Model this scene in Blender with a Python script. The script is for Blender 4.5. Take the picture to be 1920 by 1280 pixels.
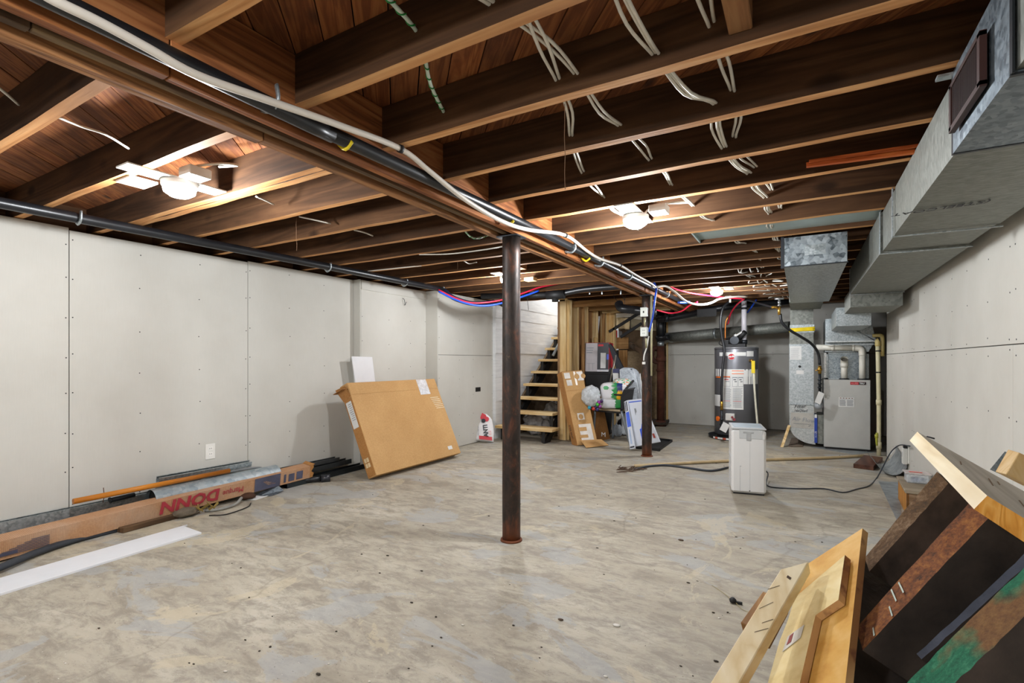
import bpy, bmesh, math, random
from mathutils import Vector, Matrix, noise
R = math.radians
rnd = random.Random(7)
S = bpy.context.scene
COL = S.collection
for o in list(bpy.data.objects): bpy.data.objects.remove(o)

# ---------------------------------------------------------------- camera, world, exposure
FPX, CX, HORIZ, CAMH, YAW = 935.0, 960.0, 677.0, 1.12, R(30.1)
cam = bpy.data.objects.new('camera', bpy.data.cameras.new('camera'))
COL.objects.link(cam)
cam.data.sensor_width = 36
cam.data.lens = 36 * FPX / 1920
cam.data.shift_y = (HORIZ - 640) / 1920
cam.data.clip_start = .02
cam.location = (0, 0, CAMH)
cam.rotation_euler = (R(90), 0, YAW)
S.camera = cam
S.view_settings.view_transform = 'Standard'
S.view_settings.look = 'None'
S.view_settings.exposure = 0.5
S.view_settings.gamma = 1
S.view_settings.use_curve_mapping = False
w = bpy.data.worlds.new('world'); S.world = w; w.use_nodes = True
w.node_tree.nodes['Background'].inputs[0].default_value = (.9, .95, 1, 1)
w.node_tree.nodes['Background'].inputs[1].default_value = .02
LAMPS = [(-2.62, 1.29, 46), (-.86, 2.96, 46), (-.89, 6.50, 40), (-2.62, 4.42, 34), (-.86, -.58, 50), (-2.62, -1.75, 46)]
for i, (x, y, e) in enumerate(LAMPS):
    l = bpy.data.lights.new('lamp_glow', 'POINT'); l.energy = e; l.shadow_soft_size = .05
    l.color = (.93, .96, 1.0)
    o = bpy.data.objects.new('lamp_glow', l); o.location = (x, y, 1.86); COL.objects.link(o)
l = bpy.data.lights.new('stairwell_light', 'AREA'); l.energy = 34; l.size = .7; l.color = (.97, .98, 1)
o = bpy.data.objects.new('stairwell_light', l); o.location = (-3.35, 8.1, 3.3); COL.objects.link(o)

# ---------------------------------------------------------------- measuring: a pixel's ray met with a real plane
CT, ST = math.cos(YAW), math.sin(YAW)
def pd(u, v, d):
    r = (u - CX) / FPX; s = (HORIZ - v) / FPX
    return Vector((d * (r * CT - ST), d * (r * ST + CT), CAMH + d * s))
def pz(u, v, z): return pd(u, v, (z - CAMH) * FPX / (HORIZ - v))
def px(u, v, x): return pd(u, v, x / ((u - CX) / FPX * CT - ST))
def py(u, v, y): return pd(u, v, y / ((u - CX) / FPX * ST + CT))
def pf(u, v): return pz(u, v, 0)

# ---------------------------------------------------------------- materials
def srgb(c):
    if isinstance(c, str): c = tuple(int(c[i:i + 2], 16) for i in (0, 2, 4))
    f = lambda x: (x / 255) / 12.92 if x / 255 <= .04045 else ((x / 255 + .055) / 1.055) ** 2.4
    return tuple(f(x) for x in c) + (1,)
class MT:
    def __init__(s, name):
        s.m = bpy.data.materials.new(name); s.m.use_nodes = True
        s.t = s.m.node_tree; s.b = s.t.nodes['Principled BSDF']
    def n(s, ty, **k):
        nd = s.t.nodes.new(ty)
        for a, b in k.items():
            if a in nd.inputs: nd.inputs[a].default_value = b
            else: setattr(nd, a, b)
        return nd
    def l(s, a, b): s.t.links.new(a, b)
    def coord(s, scale=(1, 1, 1), kind='Object', rand=0):
        c = s.n('ShaderNodeTexCoord').outputs[kind]
        if rand:
            oi = s.n('ShaderNodeObjectInfo'); mu = s.n('ShaderNodeMath', operation='MULTIPLY'); mu.inputs[1].default_value = rand
            s.l(oi.outputs['Random'], mu.inputs[0])
            ad = s.n('ShaderNodeVectorMath', operation='ADD'); s.l(c, ad.inputs[0]); s.l(mu.outputs[0], ad.inputs[1]); c = ad.outputs[0]
        mp = s.n('ShaderNodeMapping'); mp.inputs['Scale'].default_value = scale; s.l(c, mp.inputs[0])
        return mp.outputs[0]
    def noise(s, co, scale, detail=4, rough=.55, dist=0):
        nd = s.n('ShaderNodeTexNoise'); nd.inputs['Scale'].default_value = scale; nd.inputs['Detail'].default_value = detail
        nd.inputs['Roughness'].default_value = rough; nd.inputs['Distortion'].default_value = dist
        s.l(co, nd.inputs['Vector']); return nd.outputs['Fac']
    def ramp(s, f, stops):
        nd = s.n('ShaderNodeValToRGB'); e = nd.color_ramp.elements
        while len(e) < len(stops): e.new(.5)
        for q, (p, c) in zip(e, stops):
            q.position = p; q.color = srgb(c) if isinstance(c, str) or max(c) > 1 else (tuple(c) + (1,))[:4]
        s.l(f, nd.inputs[0]); return nd.outputs[0]
    def mix(s, f, a, b, mode='MIX'):
        nd = s.n('ShaderNodeMix', data_type='RGBA', blend_type=mode)
        for x, i in ((f, 0), (a, 6), (b, 7)):
            if hasattr(x, 'is_linked'): s.l(x, nd.inputs[i])
            else: nd.inputs[i].default_value = x
        return nd.outputs[2]
    def bump(s, h, st=.3, dist=.01):
        nd = s.n('ShaderNodeBump'); nd.inputs['Strength'].default_value = st; nd.inputs['Distance'].default_value = dist
        s.l(h, nd.inputs['Height']); s.l(nd.outputs[0], s.b.inputs['Normal'])
    def set(s, **k):
        for a, v in k.items():
            i = s.b.inputs[a.replace('_', ' ')]
            if hasattr(v, 'is_linked'): s.l(v, i)
            else: i.default_value = v
        return s
_mc = {}
def flat(c, rough=.6, metal=0, name=None, bump=0, var=.06):
    k = ('f', c, rough, metal, bump, var)
    if k in _mc: return _mc[k]
    m = MT(name or 'paint_' + str(c)); co = m.coord()
    base = srgb(c); n = m.noise(co, 9, 5)
    dk = tuple(x * (1 - 3 * var) for x in base[:3]); lt = tuple(min(1, x * (1 + 2 * var)) for x in base[:3])
    m.set(Base_Color=m.ramp(n, [(.3, dk), (.7, lt)]), Roughness=rough, Metallic=metal)
    if bump: m.bump(m.noise(co, 60, 3), bump, .004)
    _mc[k] = m.m; return m.m
def wood(name, dark, mid, light, axis=0, rough=.7, gr=1.0, knots=.5, stain=None, vrand=.25, bump=.25):
    k = ('w', name, axis)
    if k in _mc: return _mc[k]
    m = MT(name + 'xyz'[axis]); sc = [9, 9, 9]; sc[axis] = .55
    co = m.coord(tuple(sc), rand=37); co1 = m.coord(rand=19)
    ring = m.n('ShaderNodeTexNoise'); ring.inputs['Scale'].default_value = 1.3 * gr; ring.inputs['Detail'].default_value = 3; ring.inputs['Distortion'].default_value = .6
    m.l(co, ring.inputs['Vector'])
    mu = m.n('ShaderNodeMath', operation='MULTIPLY'); mu.inputs[1].default_value = 9; m.l(ring.outputs['Fac'], mu.inputs[0])
    fr = m.n('ShaderNodeMath', operation='PINGPONG'); fr.inputs[1].default_value = 1; m.l(mu.outputs[0], fr.inputs[0])
    fib = m.noise(m.coord(tuple(x * 7 for x in sc), rand=11), 1.2, 3)
    a = m.mix(.45, fr.outputs[0], fib)
    col = m.ramp(a, [(.12, dark), (.5, mid), (.85, light)])
    blot = m.noise(co1, 2.2, 4); col = m.mix(m.ramp(blot, [(.35, (0, 0, 0)), (.75, (.6, .6, .6))]), col, srgb(stain or dark))
    if knots:
        sc2 = [9, 9, 9]; sc2[axis] = 4.5
        vo = m.n('ShaderNodeTexVoronoi'); m.l(m.coord(tuple(sc2), rand=23), vo.inputs['Vector']); vo.inputs['Scale'].default_value = .62
        col = m.mix(m.ramp(vo.outputs['Distance'], [(.09, (knots,) * 3), (.2, (0, 0, 0))]), col, srgb(dark) if not stain else srgb(stain))
    oi = m.n('ShaderNodeObjectInfo'); hs = m.n('ShaderNodeHueSaturation'); mr = m.n('ShaderNodeMapRange')
    mr.inputs[3].default_value = 1 - vrand; mr.inputs[4].default_value = 1 + vrand * .6
    m.l(oi.outputs['Random'], mr.inputs[0]); m.l(mr.outputs[0], hs.inputs['Value']); m.l(col, hs.inputs['Color'])
    m.set(Base_Color=hs.outputs[0], Roughness=rough); m.b.inputs['Specular IOR Level'].default_value = .25
    m.bump(a, bump, .003); _mc[k] = m.m; return m.m
def joist_side(ax=0): return wood('old_joist', '3a2716', '523722', '63452c', ax, .85, .8, .8, stain='2c1b0f', vrand=.18)
def joist_clean_lit(ax=0): return wood('clean_lit_joist_edge', 'b07a48', 'd39a62', 'e6b47c', ax, .75, 1.2, .2, stain='a06c40', vrand=.1)  # cleaner wood of the bottom edges, with floor bounce light also painted in
def subfloor(ax=1): return wood('subfloor', '4a260f', '84491f', '9c5c2c', ax, .75, 1.3, .9, stain='3a1c0c', vrand=.25)
def beamwood(ax=1): return wood('beam', '6a452a', 'a8744a', 'c4905e', ax, .75, 1.6, .3, stain='6a5038', vrand=.28)
def pine(ax=2): return wood('pine', 'c09a5c', 'dcc08c', 'ecd8ac', ax, .6, .8, .5, stain='b98d50', vrand=.1, bump=.1)
def pine_old(ax=2): return wood('pine_old', '7a5630', 'a07646', 'b88e5c', ax, .7, .9, .6, stain='6b4826', vrand=.2)
def white_pine(ax=0): return wood('white_pine', 'd6c094', 'ecdfbd', 'f5ecd2', ax, .6, .6, .35, stain='cdb180', vrand=.06, bump=.08)
def ply(ax=0): return wood('plywood_face', 'c08a3c', 'd9ab5c', 'e6c07a', ax, .6, .35, .4, stain='cf9c52', vrand=.08, bump=.06)

def mk_drywall():
    m = MT('drywall'); co = m.coord(); n = m.noise(co, 1.4, 5); n2 = m.noise(m.coord((60, 60, 3)), 3, 2)
    c = m.ramp(n, [(.3, 'bebbb2'), (.7, 'cccac2')]); c = m.mix(.05, c, m.ramp(n2, [(.3, 'a8a49b'), (.7, 'd8d4cc')]))
    m.set(Base_Color=c, Roughness=.85); m.bump(n2, .05, .002); return m.m
def mk_concrete_floor():
    m = MT('concrete_floor'); co = m.coord(); cs = m.coord((1, 2.6, 1))
    big = m.noise(cs, .9, 8, .66, .6); mid = m.noise(m.coord((1, 2.2, 1)), 7, 10, .78, .4); fine = m.noise(co, 55, 4, .6)
    c = m.ramp(big, [(.25, '88806f'), (.42, 'a39b8a'), (.55, 'b0a998'), (.72, 'beb8a9')])
    c = m.mix(m.ramp(mid, [(.40, (.75, .75, .75)), (.56, (0, 0, 0))]), c, srgb('7f776a'))
    # pale bluish worn patches with a hard edge
    pn = m.noise(m.coord((1, 1.7, 1)), 1.5, 7, .6, .8)
    c = m.mix(m.ramp(pn, [(.56, (0, 0, 0)), (.575, (.5, .5, .5)), (.68, (.6, .6, .6))]), c, srgb('9fa2a2'))
    p2 = m.noise(m.coord((1.3, 1, 1)), 1.1, 8, .66, 1.1)
    c = m.mix(m.ramp(p2, [(.6, (0, 0, 0)), (.61, (.45, .45, .45)), (.8, (.5, .5, .5))]), c, srgb('c0b498'))
    # grime towards the far corner and cracks
    spk = m.noise(co, 130, 2, .5); c = m.mix(m.ramp(spk, [(.70, (0, 0, 0)), (.74, (.8, .8, .8))]), c, srgb('4d463c'))
    spw = m.noise(m.coord(rand=0), 80, 2, .5); c = m.mix(m.ramp(spw, [(.72, (0, 0, 0)), (.76, (.5, .5, .5))]), c, srgb('dcd6ca'))
    vo = m.n('ShaderNodeTexVoronoi', feature='DISTANCE_TO_EDGE'); vo.inputs['Scale'].default_value = .33
    wv = m.n('ShaderNodeVectorMath', operation='ADD'); nn = m.n('ShaderNodeTexNoise'); nn.inputs['Scale'].default_value = 3; nn.inputs['Detail'].default_value = 6
    m.l(co, nn.inputs['Vector']); sc = m.n('ShaderNodeVectorMath', operation='SCALE'); sc.inputs['Scale'].default_value = .35; m.l(nn.outputs['Color'], sc.inputs[0])
    m.l(co, wv.inputs[0]); m.l(sc.outputs[0], wv.inputs[1]); m.l(wv.outputs[0], vo.inputs['Vector'])
    c = m.mix(m.ramp(vo.outputs['Distance'], [(.0, (.3, .3, .3)), (.0035, (0, 0, 0))]), c, srgb('6b6354'))
    m.set(Base_Color=c, Roughness=m.ramp(mid, [(.3, (.5, .5, .5)), (.7, (.78, .78, .78))]))
    h = m.mix(.35, mid, fine); m.bump(h, .35, .008); return m.m
def mk_galv(name='galvanized', sc=1, c1='6f7a80', c2='a9b2b6', rough=.38, stretch=(1, 1, 1), metal=.85):
    m = MT(name); co = m.coord(stretch)
    vo = m.n('ShaderNodeTexVoronoi'); vo.inputs['Scale'].default_value = 70 * sc; m.l(co, vo.inputs['Vector'])
    bw = m.n('ShaderNodeRGBToBW'); m.l(vo.outputs['Color'], bw.inputs[0])
    n = m.noise(co, 30 * sc, 4, .7); a = m.mix(.5, bw.outputs[0], n)
    m.set(Base_Color=m.ramp(a, [(.25, c1), (.75, c2)]), Roughness=m.ramp(n, [(.3, (rough,) * 3), (.7, (rough + .2,) * 3)]), Metallic=metal)
    return m.m
def mk_rust():
    m = MT('rusty_post'); co = m.coord((1, 1, .5)); n = m.noise(co, 14, 9, .72, .4); n2 = m.noise(m.coord((1, 1, .4), rand=5), 30, 7, .75)
    c = m.ramp(n, [(.34, '1c1815'), (.5, '352a24'), (.6, '523427'), (.7, '744632')])
    c = m.mix(m.ramp(n2, [(.62, (0, 0, 0)), (.68, (.6, .6, .6))]), c, srgb('6f5a48'))
    gz = m.n('ShaderNodeSeparateXYZ'); m.l(m.coord(), gz.inputs[0])
    lo = m.n('ShaderNodeMapRange'); lo.inputs[1].default_value = .35; lo.inputs[2].default_value = 0; m.l(gz.outputs[2], lo.inputs[0])
    c = m.mix(m.ramp(m.mix(.5, lo.outputs[0], n), [(.5, (0, 0, 0)), (.75, (.9, .9, .9))]), c, srgb('6e3c20'))
    m.set(Base_Color=c, Roughness=m.ramp(n2, [(.3, (.32,) * 3), (.7, (.62,) * 3)]), Metallic=.35); m.bump(n, .4, .004); return m.m
def mk_card(c='c49a63', d='b58a54', rib=0):
    m = MT('cardboard' + c); co = m.coord(); n = m.noise(co, 3, 5); n2 = m.noise(co, 90, 3)
    c_ = m.ramp(n, [(.3, d), (.7, c)]); c_ = m.mix(.1, c_, m.ramp(n2, [(.4, '7d5a30'), (.6, 'e0bd88')]))
    m.set(Base_Color=c_, Roughness=.8)
    if rib:
        wv = m.n('ShaderNodeTexWave', bands_direction='Y'); wv.inputs['Scale'].default_value = rib; m.l(co, wv.inputs['Vector'])
        c_ = m.mix(m.ramp(n, [(.45, (0, 0, 0)), (.75, (.5, .5, .5))]), c_, srgb('a9a196')); m.set(Base_Color=m.mix(m.ramp(wv.outputs['Fac'], [(.3, (.25,) * 3), (.7, (0, 0, 0))]), c_, srgb('8a5a36')))
        m.bump(wv.outputs['Fac'], .3, .002)
    return m.m
def mk_oldconc(c=('5b4a38', '8a7458', 'a8936f')):
    m = MT('old_concrete' + c[0]); co = m.coord(); n = m.noise(co, 3.5, 9, .7, .6); f = m.noise(co, 24, 5, .7)
    m.set(Base_Color=m.mix(.3, m.ramp(n, [(.3, c[0]), (.5, c[1]), (.7, c[2])]), m.ramp(f, [(.3, c[0]), (.7, c[2])])), Roughness=.95); m.bump(m.mix(.5, n, f), .9, .03); return m.m
def mk_painted():
    m = MT('painted_concrete'); co = m.coord(); n = m.noise(co, 12, 6, .65); st = m.noise(m.coord((1, .7, 6)), 5, 5, .6)
    c = m.ramp(st, [(.3, 'cfd0d1'), (.6, 'dcdddd'), (.75, 'e6e6e6')])
    m.set(Base_Color=c, Roughness=.6); m.bump(m.mix(.4, n, st), .35, .008); return m.m
def glow(c, s, name):
    m = MT(name); m.set(Base_Color=(1, 1, 1, 1), Emission_Color=c, Emission_Strength=s); return m.m
def film(c='e8ecf0', alpha=.35, name='clear_film'):
    m = MT(name); n = m.noise(m.coord(), 22, 5, .7, 1.0)
    m.set(Base_Color=srgb(c), Roughness=.12, Alpha=m.ramp(n, [(.3, (alpha,) * 3), (.7, (min(1, alpha + .45),) * 3)]), IOR=1.4)
    m.bump(n, .8, .01); return m.m

DRY = mk_drywall(); FLOORM = mk_concrete_floor(); GALV = mk_galv('galvanized', 1, '5a646c', '8d979d'); RUST = mk_rust()
GALVB = mk_galv('galvanized_matt', .6, '6e716b', '94968f', .5, (1, 5, 1), .6)
GALVS = mk_galv('galvanized_bright', 1.2, '8f999c', 'c6ccce', .32, (1, 1, 1), .8)
CARD = mk_card(); CARDE = mk_card('b0793c', '95622e'); CARDR = mk_card('bf9470', 'a87c58', 38)
OLDC = mk_oldconc(); PAINTC = mk_painted()
BLACK = flat('1c1d20', .35, 0, 'black_plastic_pipe', var=.1); BLK = flat('121213', .6, name='black_matt')
WHITE = flat('e9e7e0', .5, name='white_plastic', var=.01); PVC = flat('dcd9cd', .35, name='pvc_white', var=.02)
CABLE = flat('e4dfd2', .45, name='cable_sheath', var=.05); BRASS = flat('b98f3e', .3, .9, 'brass')
STEEL = flat('9a9da0', .35, .9, 'steel'); DARKMET = flat('2f3236', .45, .6, 'dark_metal')
PAPER = flat('d9d9d6', .7, name='label_paper', var=.02); INK = flat('2b2b30', .7, name='ink', var=.02); INKG = flat('8b8f94', .7, name='grey_ink', var=.02)
RED = flat('c01828', .5, name='red_print', var=.03); BLUE = flat('1c3f9c', .5, name='blue_print'); ORANGE = flat('f07018', .5, name='orange')
BLUEP = flat('1a52d6', .35, name='blue_pipe', var=.02); REDP = flat('c8203c', .35, name='red_pipe', var=.02)
YELLOW = flat('e4c814', .6, name='yellow_tape', bump=.5); GREEN = flat('178a3c', .5, name='green_print')

# ---------------------------------------------------------------- mesh building
def catmull(P, sub):
    P = [Vector(p) for p in P]
    if len(P) < 3 or sub < 2: return P
    out = []; Q = [P[0] * 2 - P[1]] + P + [P[-1] * 2 - P[-2]]
    for i in range(1, len(Q) - 2):
        a, b, c, d = Q[i - 1:i + 3]
        for k in range(sub):
            t = k / sub
            out.append(.5 * (2 * b + (c - a) * t + (2 * a - 5 * b + 4 * c - d) * t * t + (3 * b - a - 3 * c + d) * t ** 3))
    return out + [P[-1]]
class M:
    def __init__(s): s.bm = bmesh.new(); s.bev = 0
    def face(s, pts, mi=0, sm=False):
        f = s.bm.faces.new([s.bm.verts.new(p) for p in pts]); f.material_index = mi; f.smooth = sm; return f
    def ob(s, o, a, b, c, mi=0):
        o, a, b, c = map(Vector, (o, a, b, c)); v = [s.bm.verts.new(o + a * i + b * j + c * k) for k in (0, 1) for j in (0, 1) for i in (0, 1)]
        fs = [(0, 2, 3, 1), (4, 5, 7, 6), (0, 1, 5, 4), (2, 6, 7, 3), (0, 4, 6, 2), (1, 3, 7, 5)]
        flip = a.cross(b).dot(c) < 0
        out = []
        for i, q in enumerate(fs):
            f = s.bm.faces.new([v[j] for j in (q[::-1] if flip else q)]); f.material_index = mi[i] if isinstance(mi, (list, tuple)) else mi; out.append(f)
        return s
    def box(s, x0, x1, y0, y1, z0, z1, mi=0):
        x0, x1 = sorted((x0, x1)); y0, y1 = sorted((y0, y1)); z0, z1 = sorted((z0, z1))
        return s.ob((x0, y0, z0), (x1 - x0, 0, 0), (0, y1 - y0, 0), (0, 0, z1 - z0), mi)
    def prism(s, pts, vec, mi=0, mside=None):
        pts = [Vector(p) for p in pts]; vec = Vector(vec); n = len(pts)
        A = [s.bm.verts.new(p) for p in pts]; B = [s.bm.verts.new(p + vec) for p in pts]
        fs = [s.bm.faces.new(A), s.bm.faces.new(B[::-1])]
        for f in fs: f.material_index = mi
        for i in range(n):
            f = s.bm.faces.new([A[(i + 1) % n], A[i], B[i], B[(i + 1) % n]]); f.material_index = mi if mside is None else mside; fs.append(f)
        bmesh.ops.recalc_face_normals(s.bm, faces=fs); return s
    def loft(s, rings, cap=True, mi=0, sm=True, closed=True):
        vs = [[s.bm.verts.new(p) for p in r] for r in rings]; n = len(vs[0]); fs = []
        for a, b in zip(vs, vs[1:]):
            for i in range(n if closed else n - 1):
                f = s.bm.faces.new([a[i], a[(i + 1) % n], b[(i + 1) % n], b[i]]); f.smooth = sm; f.material_index = mi; fs.append(f)
        if cap and closed:
            for r in (vs[0][::-1], vs[-1]):
                f = s.bm.faces.new(r); f.material_index = mi; fs.append(f)
        if closed and cap: bmesh.ops.recalc_face_normals(s.bm, faces=fs)
        return s
    def tube(s, pts, r, n=8, sub=5, cap=True, mi=0, flat_=1.0):
        P = catmull(pts, sub); rings = []
        t = (P[1] - P[0]).normalized(); up = Vector((0, 0, 1)) if abs(t.z) < .9 else Vector((1, 0, 0)); x = t.cross(up).normalized()
        for i, p in enumerate(P):
            t = ((P[i + 1] if i + 1 < len(P) else p) - (P[i - 1] if i else p)).normalized()
            x = (x - t * x.dot(t)).normalized(); y = t.cross(x); rr = r[min(i, len(r) - 1)] if isinstance(r, (list, tuple)) else r
            rings.append([p + (x * math.cos(2 * math.pi * k / n) + y * flat_ * math.sin(2 * math.pi * k / n)) * rr for k in range(n)])
        return s.loft(rings, cap, mi)
    def cyl(s, p, q, r, r2=None, n=20, cap=True, mi=0):
        p, q = Vector(p), Vector(q); t = (q - p).normalized(); up = Vector((0, 0, 1)) if abs(t.z) < .9 else Vector((1, 0, 0)); x = t.cross(up).normalized(); y = t.cross(x)
        r2 = r if r2 is None else r2
        rg = lambda c, rr: [c + (x * math.cos(2 * math.pi * k / n) + y * math.sin(2 * math.pi * k / n)) * rr for k in range(n)]
        return s.loft([rg(p, r), rg(q, r2)], cap, mi)
    def lathe(s, c, prof, n=32, mi=0, cap=True):
        c = Vector(c)
        return s.loft([[c + Vector((r * math.cos(2 * math.pi * k / n), r * math.sin(2 * math.pi * k / n), z)) for k in range(n)] for r, z in prof], cap, mi)
    def pillow(s, c, rad, p=.45, sub=4, amp=.04, fr=2, seed=0, fn=None, rot=0):
        g = bmesh.ops.create_icosphere(s.bm, subdivisions=sub, radius=1); e = lambda t: math.copysign(abs(t) ** p, t); ca, sa = math.cos(rot), math.sin(rot)
        for v in g['verts']:
            q = v.co.copy(); k = 1 + amp * noise.noise(q * fr + Vector((seed, 0, 0))); q = Vector((e(q.x), e(q.y), e(q.z))) * k; v.co = q
        for f in {f for v in g['verts'] for f in v.link_faces}:
            f.smooth = True; f.material_index = fn(f.calc_center_median()) if fn else 0
        for v in g['verts']:
            x, y, z = v.co.x * rad[0], v.co.y * rad[1], v.co.z * rad[2]; v.co = Vector(c) + Vector((x * ca - y * sa, x * sa + y * ca, z))
        return s
    def blob(s, c, rad, sub=3, amp=.15, fr=4, seed=0, mi=0):
        g = bmesh.ops.create_icosphere(s.bm, subdivisions=sub, radius=1)
        for v in g['verts']:
            d = 1 + amp * noise.noise(v.co * fr + Vector((seed, seed, seed)))
            v.co = Vector(c) + Vector((v.co.x * rad[0], v.co.y * rad[1], v.co.z * rad[2])) * d
            for f in v.link_faces: f.smooth = True; f.material_index = mi
        return s
    def done(s, name, mats, parent=None, bev=0, recalc=False):
        if bev: bmesh.ops.bevel(s.bm, geom=list(s.bm.edges), offset=bev, segments=1, affect='EDGES', clamp_overlap=True)
        if recalc: bmesh.ops.recalc_face_normals(s.bm, faces=s.bm.faces)
        me = bpy.data.meshes.new(name); vs = s.bm.verts
        if parent is not None:
            org = W[parent.name]; s.bm.transform(org.inverted()); mw = None
        else:
            xs = [v.co for v in vs]; lo = [min(v[i] for v in xs) for i in range(3)]; hi = [max(v[i] for v in xs) for i in range(3)]
            c = Vector(((lo[0] + hi[0]) / 2, (lo[1] + hi[1]) / 2, lo[2])); s.bm.transform(Matrix.Translation(-c)); mw = Matrix.Translation(c)
        s.bm.to_mesh(me); s.bm.free()
        for m in (mats if isinstance(mats, (list, tuple)) else [mats]): me.materials.append(m)
        o = bpy.data.objects.new(name, me); COL.objects.link(o)
        if parent is not None:
            o.parent = parent; W[o.name] = W[parent.name].copy()
        else: o.location = c; W[o.name] = mw
        return o
W = {}
def tag(o, label=None, cat=None, group=None, kind=None):
    for k, v in (('label', label), ('category', cat), ('group', group), ('kind', kind)):
        if v: o[k] = v
    return o
def thing(name, label, cat, loc=(0, 0, 0), group=None, mat=None):
    o = bpy.data.objects.new(name, None); COL.objects.link(o); o.empty_display_size = .1
    m = mat if mat is not None else Matrix.Translation(loc); o.matrix_world = m; W[o.name] = m.copy()
    return tag(o, label, cat, group)
def struct(name, loc=(0, 0, 0)):
    o = bpy.data.objects.new(name, None); COL.objects.link(o); o.location = loc; W[o.name] = Matrix.Translation(loc); o['kind'] = 'structure'; return o
def text(s, size, o, xd, yd, mat, parent, name='lettering', ext=.0006, align='LEFT', sx=1.0, bold=0, shear=0):
    cu = bpy.data.curves.new('t', 'FONT'); cu.body = s; cu.size = size; cu.extrude = ext; cu.align_x = align; cu.offset = bold; cu.resolution_u = 2; cu.shear = shear
    t = bpy.data.objects.new('t', cu); me = bpy.data.meshes.new_from_object(t); bpy.data.objects.remove(t); bpy.data.curves.remove(cu)
    xd = Vector(xd).normalized(); yd = Vector(yd); yd = (yd - xd * yd.dot(xd)).normalized(); zd = xd.cross(yd)
    m = Matrix(((xd.x * sx, yd.x, zd.x, o[0]), (xd.y * sx, yd.y, zd.y, o[1]), (xd.z * sx, yd.z, zd.z, o[2]), (0, 0, 0, 1)))
    me.transform(W[parent.name].inverted() @ m); me.materials.clear(); me.materials.append(mat)
    ob = bpy.data.objects.new(name, me); COL.objects.link(ob); ob.parent = parent; W[ob.name] = W[parent.name].copy(); return ob
def frame(o, xd, yd):      # local frame: origin, x and y directions
    xd = Vector(xd).normalized(); yd = Vector(yd); yd = (yd - xd * yd.dot(xd)).normalized(); zd = xd.cross(yd)
    return Matrix(((xd.x, yd.x, zd.x, o[0]), (xd.y, yd.y, zd.y, o[1]), (xd.z, yd.z, zd.z, o[2]), (0, 0, 0, 1)))
class L(M):                # the same builder working in a thing's own frame
    def __init__(s, fr): super().__init__(); s.fr = fr
    def done(s, name, mats, parent=None, bev=0, recalc=False):
        if bev: bmesh.ops.bevel(s.bm, geom=list(s.bm.edges), offset=bev, segments=1, affect='EDGES', clamp_overlap=True)
        s.bm.transform(s.fr)
        if parent is not None: return super().done(name, mats, parent, 0, recalc)
        # a single mesh thing keeps its own frame so that its grain follows it
        me = bpy.data.meshes.new(name); s.bm.transform(s.fr.inverted()); s.bm.to_mesh(me); s.bm.free()
        for m in (mats if isinstance(mats, (list, tuple)) else [mats]): me.materials.append(m)
        o = bpy.data.objects.new(name, me); COL.objects.link(o); o.matrix_world = s.fr; W[o.name] = s.fr.copy(); return o
# ================================================================ room shell
XL, XR, YB, YF, ZJ, ZS = -4.15, .87, 9.2, -2.6, 2.0, 2.17
o = M().box(-4.6, 1.5, YF - .1, 10.4, -.06, 0).done('floor', FLOORM); tag(o, kind='structure')

def panel(x, y0, y1, z0, z1, par, side=1, t=.013, mat=None):      # a drywall sheet facing +X (side 1) or -X (side -1)
    g = .0022
    return M().box(x - t * side, x, y0 + g, y1 - g, z0 + g, z1 - g).done('drywall_panel', mat or DRY, par, .0015)
def screws_x(x, pts, par, side=1):
    b = M()
    for y, z in pts: b.cyl((x - .001 * side, y, z), (x + .0012 * side, y, z), .0042, n=7)
    return tag(b.done('screws', BLK, par), kind='stuff')
wl = struct('wall_left', (XL, 1, 0))
M().box(-4.45, -4.33, YF, 6.12, 0, 2.17).done('foundation', mk_oldconc(('2c2420', '4a3c30', '5d4c3c')), wl)
M().box(XL - .05, XL - .018, YF, 3.77, 0, 1.96).done('furring', BLK, wl)
seams = [YF, -1.07, .152, 1.372, 2.593, 3.77]
for a, b, dz in zip(seams, seams[1:], (0, .005, .012, -.004, .006)): panel(XL, a, b, .004, 1.985 + dz, wl)
pts = []
for y in seams[1:-1]:
    for k in range(8): pts += [(y - .018 + rnd.uniform(-.003, .003), .15 + k * .25 + rnd.uniform(-.02, .02)), (y + .018, .16 + k * .25 + rnd.uniform(-.02, .02))]
for y in (.56, .965, 1.78, 2.19, 3.0, 3.39):
    for k in range(7): pts.append((y + rnd.uniform(-.006, .006), .2 + k * .285 + rnd.uniform(-.03, .03)))
screws_x(XL, pts, wl)
# second, slightly forward section and its return
X2, X3 = -4.05, -3.87
M().box(XL - .03, X2, 3.77, 3.783, .004, 1.99).done('drywall_panel', DRY, wl, .0015)
panel(X2, 3.783, 4.85, .004, 1.985, wl)
M().box(X2, X2 + .012, 3.785, 4.85, 1.885, 1.985).done('drywall_strip', DRY, wl, .0015)
M().box(X2 - .03, X3, 4.85, 4.863, .004, 1.99).done('drywall_panel', DRY, wl, .0015)
panel(X3, 4.863, 6.12, .004, 1.2, wl); panel(X3, 4.863, 6.12, 1.2, 1.985, wl)
pts = [(y, .2 + k * .28 + rnd.uniform(-.02, .02)) for y in (3.8, 4.2, 4.56, 4.83) for k in range(6)]
screws_x(X2, pts, wl)
pts = [(y, .15 + k * .25 + rnd.uniform(-.02, .02)) for y in (4.88, 5.3, 5.62, 6.1) for k in range(8)]
screws_x(X3, pts, wl)
b = M().box(X3 - .002, X3 + .0015, 5.675, 5.80, .70, .76).done('cable_hole', BLK, wl)
b = M().box(X3 - .1, X3 - .014, 4.87, 6.1, 0, 1.97).done('furring', BLK, wl)

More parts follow.
